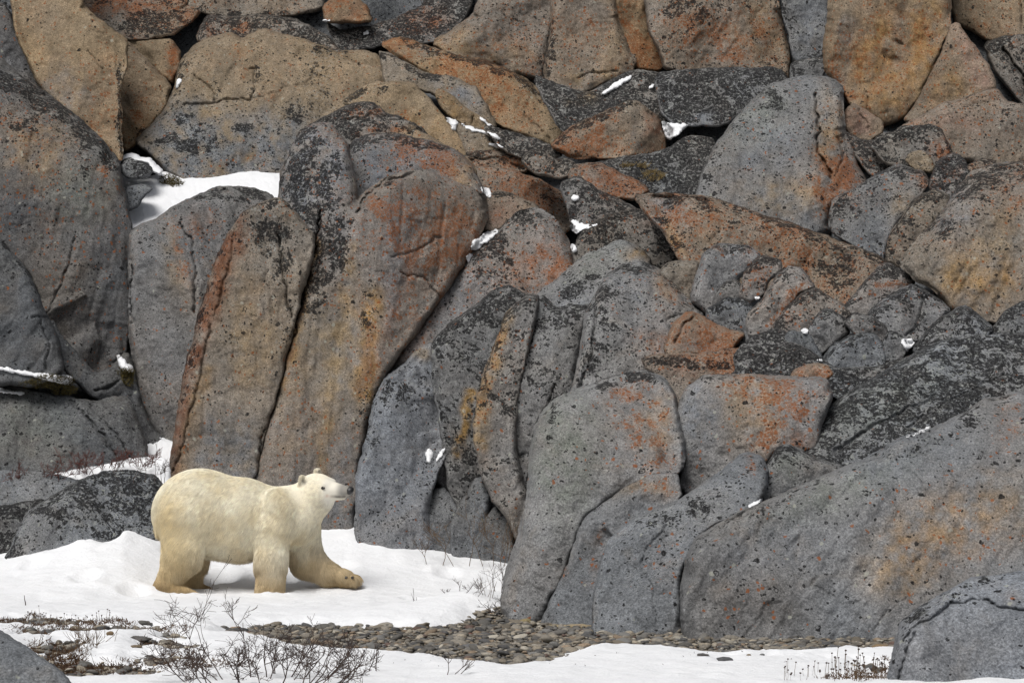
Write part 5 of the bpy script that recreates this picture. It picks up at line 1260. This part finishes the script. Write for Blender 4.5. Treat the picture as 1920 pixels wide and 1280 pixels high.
for k in range(5):      # lifted paw
    cone_mesh('claw', (1.045 + .012 * (k % 2), .05 + .032 * k, .228 - .006 * abs(k - 2)), (1.115, .045 + .033 * k, .236), .008, CLAW)
for k in range(5):
    cone_mesh('claw', (.28 + .02 * math.sin(k), -.35 + .036 * k, .045), (.345, -.355 + .036 * k, .02), .009, CLAW)
    cone_mesh('claw', (-.63, -.315 + .034 * k, .05), (-.57, -.32 + .034 * k, .02), .009, CLAW)
def pad(c, size, seed):
    S = stone_shape(IV3, size, 1, seed, .25) + np.array(c)
    tri_mesh('paw_pad', S, IF3, BLACK, bear)
for (x, z, r) in ((.965, .243, .020), (1.035, .243, .019)):
    tt = np.linspace(-.3, .3, 600)
    Q = np.stack([np.full(600, x), tt, np.full(600, z)], 1)
    i = np.argmax(bear_sdf(Q) < 0)
    pad((x, tt[i] - .012, z), (r, .014, r * .85), int(x * 100))
# ---- fur: a coat of hair curves combed along the body
def grow_fur(n, seed):
    r = np.random.default_rng(seed)
    A, Bq, C, Dq = [BV[BF[:, i]] for i in range(4)]
    ar = np.linalg.norm(np.cross(C - A, Dq - Bq), axis=1)
    cen0 = (A + C) * .5
    wgt = ar * (1 + 1.6 * (np.linalg.norm(cen0 - HC, axis=1) < .36)) * (cen0[:, 1] < .33)
    f = r.choice(len(BF), n, p=wgt / wgt.sum())
    u, v = r.random((n, 1)), r.random((n, 1))
    P = A[f] * (1 - u) * (1 - v) + Bq[f] * u * (1 - v) + C[f] * u * v + Dq[f] * (1 - u) * v
    e = .01
    N_ = np.stack([bear_sdf(P + np.eye(3)[a] * e) - bear_sdf(P - np.eye(3)[a] * e) for a in range(3)], 1)
    N_ /= np.maximum(np.linalg.norm(N_, axis=1, keepdims=True), 1e-9)
    hd = np.linalg.norm(P - HC, axis=1)
    away = P - NOSE; away /= np.linalg.norm(away, axis=1, keepdims=True)
    x, z = P[:, 0], P[:, 2]
    bodyd = np.stack([-.75 * np.ones(n) , np.zeros(n), -.55 - .5 * sstep(1.2, .6, z)], 1)
    legw = sstep(.66, .42, z)[:, None]
    legd = np.array([-.12, 0, -1.])
    flow = bodyd * (1 - legw) + legd * legw
    pw = (np.exp(-((P - np.array([.85, .15, .24])) ** 2).sum(1) / .045))[:, None]
    flow = flow * (1 - pw) + np.array([.8, 0, -.5]) * pw
    hw = sstep(.50, .22, hd)[:, None]
    flow = flow * (1 - hw) + away * hw
    # tufts
    jit = np.stack([pnoise(P[:, 0] * 17, P[:, 1] * 17, P[:, 2] * 17, 400 + a) for a in range(3)], 1) * .46
    jit += np.stack([pnoise(P[:, 0] * 48, P[:, 1] * 48, P[:, 2] * 48, 410 + a) for a in range(3)], 1) * .42 + r.normal(0, .20, (n, 3))
    flow = flow / np.linalg.norm(flow, axis=1, keepdims=True) + jit * (1 - .6 * hw)
    flow -= N_ * (flow * N_).sum(1, keepdims=True)
    flow /= np.maximum(np.linalg.norm(flow, axis=1, keepdims=True), 1e-6)
    L = .058 + .026 * sstep(-.3, -.8, x) + .035 * sstep(.60, .46, z) * sstep(.10, -.05, x) * sstep(-.62, -.5, x) * sstep(.34, .42, z)
    L = L * (1 + .15 * sstep(.7, .4, z) - .30 * sstep(.25, .05, z))
    L = L * (1 - .55 * sstep(.48, .28, hd))
    fwd = (P - HC) @ HAX
    L = np.where(hd < .6, L * (1 - .72 * sstep(.10, .30, fwd)), L)
    L = L * r.uniform(.65, 1.2, n)
    ok = ~((hd < .6) & (fwd > .365))
    for s in (-1, 1):
        ok &= np.linalg.norm(P - hp(.158, s * .085, .030), axis=1) > .019
        ok &= np.linalg.norm(P - hp(-.052, s * .150, .095), axis=1) > .020
        ok &= seg_d(P, hp(.375, s * .02, -.085), hp(.235, s * .072, -.076)) > .006
    for px, pz in ((.965, .243), (1.035, .243)):
        ok &= ~((np.hypot(P[:, 0] - px, P[:, 2] - pz) < .018) & (P[:, 1] < .16))
    ok &= z > .012
    P, N_, flow, L = P[ok], N_[ok], flow[ok], L[ok]
    n = len(P)
    lift = (.42 * np.ones(n) + .25 * sstep(.30, .42, np.abs(P[:, 2] - .45)) * 0)[:, None]
    K = 5
    pts_ = np.zeros((n, K, 3))
    for k in range(K):
        t = k / (K - 1)
        dirv_ = N_ * (lift * (1.25 - .9 * t)) + flow * (.55 + .55 * t) + np.array([0, 0, -.25]) * t * t
        pts_[:, k] = P + dirv_ * (L * t)[:, None] - N_ * .004
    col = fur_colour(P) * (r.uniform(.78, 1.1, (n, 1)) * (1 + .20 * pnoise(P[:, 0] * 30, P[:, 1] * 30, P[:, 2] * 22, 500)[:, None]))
    hc = bpy.data.hair_curves.new('fur')
    hc.add_curves([K] * n)
    hc.attributes['position'].data.foreach_set('vector', pts_.astype(np.float32).ravel())
    ra = hc.attributes.get('radius') or hc.attributes.new('radius', 'FLOAT', 'POINT')
    rad = np.tile(np.array([.0016, .0015, .0013, .0009, .0002], np.float32), n)
    ra.data.foreach_set('value', rad)
    ca = hc.attributes.new('tint', 'FLOAT_COLOR', 'CURVE')
    c4 = np.ones((n, 4), np.float32); c4[:, :3] = np.clip(col, 0, .92)
    ca.data.foreach_set('color', c4.ravel())
    hc.materials.append(fur_material())
    o = bpy.data.objects.new('fur', hc)
    COL.objects.link(o); o.parent = bear
grow_fur(240000, 77)

# ------------------------------------------------------------------ plants
class Tubes:
    def __init__(s): s.V = []; s.F = []
    def tube(s, P, r0, r1, sides=4):
        P = [np.array(p, float) for p in P]; n = len(P); b = len(s.V)
        for i, p in enumerate(P):
            d = P[min(i + 1, n - 1)] - P[max(i - 1, 0)]; d /= max(np.linalg.norm(d), 1e-9)
            u = np.cross(d, (.31, .9, .2)); u /= max(np.linalg.norm(u), 1e-9); w = np.cross(d, u)
            r = r0 + (r1 - r0) * i / max(n - 1, 1)
            for k in range(sides):
                a = 6.2832 * k / sides
                s.V.append(p + r * (math.cos(a) * u + math.sin(a) * w))
        for i in range(n - 1):
            for k in range(sides):
                s.F.append((b + i * sides + k, b + i * sides + (k + 1) % sides, b + (i + 1) * sides + (k + 1) % sides, b + (i + 1) * sides + k))
    def build(s, name, mat, org=None, **kw):
        V = np.array(s.V); F_ = np.array(s.F)
        if org is None: org = np.array([V[:, 0].mean(), V[:, 1].mean(), V[:, 2].min()])
        if kw.get('parent') is not None:
            return add(name, make_mesh(name, V - np.array(org), F_, mat), **kw)
        return snd(name, V, F_, mat, org, **kw)
def branch(T, r, p, d, L, rad, depth, up=.12, spread=.7, kids=(2, 4), minr=.0011, buds=None):
    n = max(3, int(L / .045))
    P = [np.array(p, float)]
    d = np.array(d, float); d /= np.linalg.norm(d)
    for i in range(n):
        d = d + r.normal(0, .16, 3) + np.array([0, 0, up * .35]); d /= np.linalg.norm(d)
        P.append(P[-1] + d * L / n)
    r1 = max(rad * .45, minr)
    T.tube(P, rad, r1)
    if buds is not None and r.random() < .6: buds.append(P[-1])
    if depth <= 0: return
    for _ in range(r.integers(*kids)):
        t = r.uniform(.3, 1.0); i = min(int(t * n), n)
        dd = d * .75 + r.normal(0, spread, 3) * np.array([1, .8, .8]) + np.array([0, 0, up])
        branch(T, r, P[i], dd, L * r.uniform(.45, .8), max(rad * .66, minr), depth - 1, up, spread, kids, minr, buds)
def gpt(u, v, z=0.0, snow=True):
    x, y = px_ground(u, v, z)
    h = float(snow_z(np.array([[x]]), np.array([[y]]))[0, 0]); g = float(ground_z(np.array(x), np.array(y)))
    return np.array([float(x), float(y), max(h, g) - .01])
def shrub(name, label, stems, mat=TWIG, seed=1, depth=3, up=.15, spread=.6, kids=(2, 4), rad=.006, group=None, cat='shrub', minr=.0011):
    """stems: (base point, direction, length)"""
    r = np.random.default_rng(seed); T = Tubes(); org = np.mean([s[0] for s in stems], 0)
    for p, d, L in stems: branch(T, r, p, d, L, rad * r.uniform(.8, 1.2), depth, up, spread, kids, minr)
    return T.build(name, mat, org, label=label, cat=cat, group=group, kind='thing')
rr = np.random.default_rng(31)
# big dark shrub along the bottom edge
st = []
for (u, v, dx, dz, L) in ((529,1309,0.49,1.07,0.26),(617,1291,0.78,1.07,0.25),(611,1293,0.75,0.65,0.24),(514,1290,0.00,0.67,0.29),(571,1294,0.74,0.58,0.25),(382,1290,-0.31,0.63,0.19),(635,1313,0.76,1.08,0.24),(545,1295,0.69,0.91,0.30),(609,1298,0.66,0.60,0.18),(364,1298,-0.61,0.50,0.25),(445,1298,0.02,0.79,0.20),(487,1308,-0.27,1.09,0.16),(566,1312,0.17,0.97,0.21),(516,1290,-0.11,0.61,0.29),(403,1310,-0.15,1.07,0.21),(450,1304,0.01,0.56,0.26),(580,1312,0.26,1.07,0.17),(446,1306,0.09,0.70,0.29),(506,1298,0.02,0.61,0.17),(389,1308,-0.19,0.60,0.17),(636,1304,0.85,0.64,0.24),(589,1302,0.58,0.53,0.29),(355,1303,-0.50,0.58,0.26),(625,1306,1.06,0.56,0.22),(389,1312,-0.68,0.77,0.30),(596,1315,0.65,0.79,0.26),(486,1298,-0.03,0.59,0.21),(637,1315,1.01,0.80,0.21),(371,1297,-0.44,1.02,0.21),(577,1310,0.71,0.90,0.27),(452,1308,-0.32,0.79,0.27),(549,1298,0.72,0.89,0.24),(348,1304,-0.95,0.90,0.22),(586,1307,0.83,0.71,0.25),(420,1298,-.62,1.0,.44),(410,1300,-.85,.8,.40),(470,1296,-.35,1.15,.38),(500,1296,.05,1.1,.34)):
    st.append((gpt(u, v), (dx, rr.normal(0, .35), dz), L * .98))
shrub('bare_shrub', 'large dark leafless shrub spreading along the bottom edge in front of the shingle', st, seed=41, depth=4, up=.06, spread=.55, kids=(2, 4), rad=.0040, minr=.0012)
shrub('bare_shrub', 'thin leafless twigs in the snow just right of the large dark shrub', [(gpt(u, v), (dx, rr.normal(0, .2), .9), .16) for u, v, dx in ((650,1282,.5),(662,1284,-.2),(690,1282,.6),(705,1280,.2))], seed=42, depth=2, spread=.4, rad=.0035)
shrub('bare_shrub', 'small leafless sprig at the bottom edge below the wide shingle', [(gpt(u, v), (dx, rr.normal(0, .2), .7), .13) for u, v, dx in ((838,1285,.1),(850,1284,.6),(862,1283,.9))], seed=43, depth=2, spread=.5, rad=.003)
shrub('bare_shrub', 'dark twiggy shrub growing out of the snow against the front boulder', [(gpt(u, v), (dx, rr.normal(0, .3), dz), L) for u, v, dx, dz, L in ((935,1142,-.4,.9,.26),(940,1138,-.1,1.,.30),(930,1135,-.8,.6,.24),(925,1120,-.7,.5,.2),(915,1128,-.9,.3,.2))], seed=44, depth=3, spread=.5, rad=.0045)
shrub('bare_shrub', 'low dark twigs in the snow at the very foot of the front boulder', [(gpt(u, v), (dx, rr.normal(0, .3), .5), .13) for u, v, dx in ((945,1165,-.6),(930,1166,-.8),(918,1168,.6),(950,1160,-.2))], seed=45, depth=3, spread=.6, rad=.0032)
shrub('bare_shrub', 'low dark sprigs on the snow left of the front boulder foot', [(gpt(u, v), (dx, rr.normal(0, .3), .5), .12) for u, v, dx in ((862,1158,-.1),(872,1160,.4),(885,1160,.8),(895,1161,.5))], seed=46, depth=2, spread=.5, rad=.003)
shrub('dry_plant', 'clump of dry straw stalks beside the low dark sprigs', [(gpt(u, v), (dx, rr.normal(0, .1), 1.), .17) for u, v, dx in ((910,1160,-.1),(914,1160,.25),(918,1161,.05),(906,1160,-.4),(922,1160,.2))], mat=DRY, seed=47, depth=1, spread=.25, kids=(1, 2), rad=.0025, cat='dry plant')
shrub('bare_shrub', 'lone forked twig sticking out of the snow right of the lifted paw', [(gpt(776, 1132), (-.2, 0, .8), .13), (gpt(776, 1132), (.5, 0, .7), .08)], seed=48, depth=1, spread=.4, rad=.003)
shrub('bare_shrub', 'tiny twig in the snow just right of the lone forked twig', [(gpt(822, 1132), (.6, 0, .4), .07)], seed=49, depth=1, spread=.4, rad=.0025)
shrub('bare_shrub', 'tiny dark sprig in the snow left of the low dark sprigs', [(gpt(838, 1152), (.3, 0, .7), .07), (gpt(836, 1152), (-.4, 0, .5), .06)], seed=50, depth=2, spread=.4, rad=.0025)
shrub('bare_shrub', 'sparse brown shrub in front of the dark stones below the fingers', [(np.array([(u - 960) / F * 31.4, 31.4, .22]), (dx, rr.normal(-.2, .2), 1.), L) for u, dx, L in ((800,-.1,.22),(830,.1,.34),(850,-.3,.42),(880,.2,.4),(905,-.2,.45),(925,.1,.5),(945,.2,.45),(955,-.2,.4),(938,-.1,.3))], mat=DRY, seed=51, depth=3, spread=.45, rad=.0038, minr=.0015)
# reddish twigs on the snowy strip at the left
for i, (u, v, n, L, lab) in enumerate(((30,905,9,.17,'low red twigged shrub at the left edge above the smooth boulder'),(110,897,10,.20,'red twigged shrub at the left end of the snow strip'),(165,884,10,.20,'red twigged shrub in the middle of the snow strip'),(215,872,10,.18,'short red twigged shrub on the upper edge of the snow strip'),(262,870,9,.18,'red twigged shrub below the snow wedge'))):
    yy = 32.25
    sts = [(np.array([(u + rr.normal(0, 20) - 960) / F * yy, yy + rr.normal(0, .08), CAMZ - (v - HV) / F * yy - .03]), (rr.normal(0, .6), rr.normal(-.3, .2), .8), L * rr.uniform(.7, 1.2)) for _ in range(n)]
    shrub('red_shrub', lab, sts, mat=REDTWIG, seed=60 + i, depth=3, spread=.6, kids=(2, 4), rad=.004, minr=.0017)
shrub('bare_shrub', 'fine dark leafless shrub on the snow strip beside the leaning slab', [(np.array([(u - 960) / F * 31.6, 31.6, CAMZ - (v - HV) / F * 31.6]), (dx, -.2, 1.), .24) for u, v, dx in ((225,905,-.4),(250,905,-.1),(270,905,.3),(290,905,.1),(303,905,-.4),(308,905,.1))], seed=66, depth=3, spread=.55, rad=.0035, minr=.0014)
# left foreground
sts = [(gpt(165 + rr.normal(0, 14), 1236 + rr.normal(0, 3)), (rr.normal(0, .38), rr.normal(0, .2), 1.), rr.uniform(.10, .17)) for _ in range(34)]
shrub('dry_shrub', 'brown tuft of upright dry stems in the snow at the left', sts, mat=DRY, seed=70, depth=1, spread=.2, kids=(1, 3), rad=.0022, cat='dry shrub')
sts = [(gpt(150 + rr.normal(0, 12), 1250 + rr.normal(0, 3)), (rr.normal(0, .4), rr.normal(0, .2), 1.), rr.uniform(.05, .09)) for _ in range(14)]
shrub('dry_shrub', 'small dry tuft of grey stems just below the brown tuft', sts, mat=DRY, seed=71, depth=1, spread=.2, kids=(1, 3), rad=.0018, cat='dry shrub')
shrub('dry_plant', 'single crooked dead stem standing alone in the snow at the far left', [(gpt(48, 1140), (-.05, 0, 1.), .11)], mat=TWIG, seed=72, depth=0, rad=.006, cat='dry plant')
HEADM = stone_shape(IV, (1, 1, .8), 1, 5, .3)
head_me = make_mesh('seed_head', HEADM, IF, TWIG)
def _stalk(k):
    r = np.random.default_rng(900 + k); T = Tubes()
    q = np.array([r.normal(0, .12), r.normal(0, .12), 1.]); m = q * .5 + np.array([r.normal(0, .06), 0, 0])
    T.tube([(0, 0, 0), m, q], .018, .013, 3)
    return make_mesh('stalk', np.array(T.V), np.array(T.F), DRY), q
STALKS = [_stalk(k) for k in range(6)]
def flower_clump(label, spots, hmin, hmax, seed, hr=.0062):
    r = np.random.default_rng(seed)
    org = np.array(gpt(*spots[0]))
    o = add('dry_flower', None, tuple(org), label=label, cat='dry flower', kind='thing'); o.empty_display_size = .05
    for i, (u, v) in enumerate(spots):
        p = gpt(u, v); h = r.uniform(hmin, hmax)
        me, tip = STALKS[i % 6]
        st = add('stalk', me, tuple(p - org), parent=o); st.scale = (h, h, h); st.rotation_euler = (0, 0, r.uniform(0, 6.28))
        hd = add('seed_head', head_me, tuple(tip), parent=st); s = hr * r.uniform(.7, 1.25) / h; hd.scale = (s, s, s)
def spots(n, u0, u1, v0, v1, seed):
    r = np.random.default_rng(seed)
    return [(r.uniform(u0, u1), r.uniform(v0, v1)) for _ in range(n)]
flower_clump('cluster of dry stalks with round seed heads on the heath at the left', spots(26, 42, 115, 1162, 1176, 1), .03, .11, 1)
flower_clump('cluster of dry seed heads right of the heath hummock', spots(20, 116, 165, 1166, 1180, 2), .03, .10, 2)
flower_clump('short row of dry seed heads near the left gravel patch', spots(10, 168, 216, 1182, 1192, 3), .04, .11, 3)
flower_clump('scattered dry seed heads low at the left between shrub and corner boulder', spots(30, 190, 275, 1255, 1290, 4), .02, .06, 4)
flower_clump('dark mass of dry seed heads beside the corner boulder at the bottom right', spots(70, 1560, 1675, 1268, 1300, 5), .03, .16, 5, .0068)
flower_clump('sparse dry seed heads at the left end of the dark mass at the bottom right', spots(24, 1470, 1570, 1280, 1300, 6), .02, .11, 6)
# heath and moss cover, beyond counting
def cover(name, label, areas, mat, seed, rad=.0016, cat='ground cover', L=(.02, .06), pts3=None, mult=1.):
    r = np.random.default_rng(seed); T = Tubes()
    for (u, v, ru, rv, n) in areas:
        n = int(n * mult)
        a, q = r.uniform(0, 6.28, n), np.sqrt(r.random(n))
        uu, vv = u + ru * q * np.cos(a), v + rv * q * np.sin(a)
        if pts3: PP = [pts3(x_, y_) for x_, y_ in zip(uu, vv)]
        else:
            gx, gy = px_ground(uu, vv)
            PP = np.stack([gx, gy, np.maximum(snow_z(gx[None], gy[None])[0], ground_z(gx, gy)) - .015], 1)
        for p in PP:
            d = np.array([r.normal(0, .8), r.normal(-.1, .5), abs(r.normal(.5, .35))]); d /= np.linalg.norm(d)
            l = r.uniform(*L)
            T.tube([p, p + d * l * .5 + r.normal(0, .004, 3), p + d * l + r.normal(0, .006, 3)], rad * r.uniform(.7, 1.6), rad * .5, 3)
    T.build(name, mat, None, label=label, cat=cat, kind='stuff')
HEATH = noise_material('heath', (.045, .020, .015), (.14, .085, .04), 24, .95, .2, .003)
cover('heath_cover', 'dark red brown heath growing through the snow round the bottom left boulder', [(60,1172,75,10,520),(20,1180,40,12,260),(110,1200,60,12,200),(170,1205,50,8,120),(95,1240,45,8,110),(150,1268,60,9,420),(120,1255,40,7,220),(230,1268,70,14,160),(200,1190,50,6,150),(300,1228,40,5,120),(340,1255,40,15,90),(420,1262,60,7,90),(300,1205,60,8,90),(60,1215,40,10,90)], HEATH, 81, rad=.0032, L=(.02, .065), mult=6.0)
cover('heath_cover', 'dark heath mat at the foot of the corner boulder at the bottom right', [(1640,1284,60,9,420),(1590,1292,60,6,220),(1662,1262,18,16,200)], HEATH, 82, rad=.0032)
cover('leaf_litter', 'scraps of dead leaf and twig strewn on the snow', [(1150,1255,180,18,40),(820,1262,120,12,26),(1400,1250,120,22,40),(700,1150,240,20,12),(250,1250,130,24,60)], TWIG, 83, rad=.003, L=(.012, .03))
def on_rock(u, v):
    q = surf(u, v); return q + np.array([0, -.01, 0])
cover('moss', 'dark moss and dead grass under the snow line on the left ledge', [(98,716,42,13,420),(120,732,24,10,220),(60,722,25,8,120)], MOSS, 84, rad=.0035, pts3=on_rock, L=(.02, .06))
cover('moss', 'mossy clump hanging below the snow blob in the dark left cleft', [(240,708,12,16,220),(232,700,12,8,100)], MOSS, 85, rad=.0035, pts3=on_rock, L=(.02, .06))
cover('moss', 'green brown moss clump in the snow of the broad ledge', [(318,338,18,9,220),(330,345,14,6,100)], MOSS, 86, rad=.004, pts3=on_rock, L=(.02, .06))
GRASS = noise_material('yellow_grass', (.09, .06, .02), (.32, .24, .11), 20, .9, .1, .003)
cover('grass', 'yellow dry grass on the black ground below the orange topped block', [(1225,330,22,10,150),(1175,312,14,3,50),(1205,312,12,4,50)], GRASS, 87, rad=.003, pts3=on_rock, L=(.03, .09))
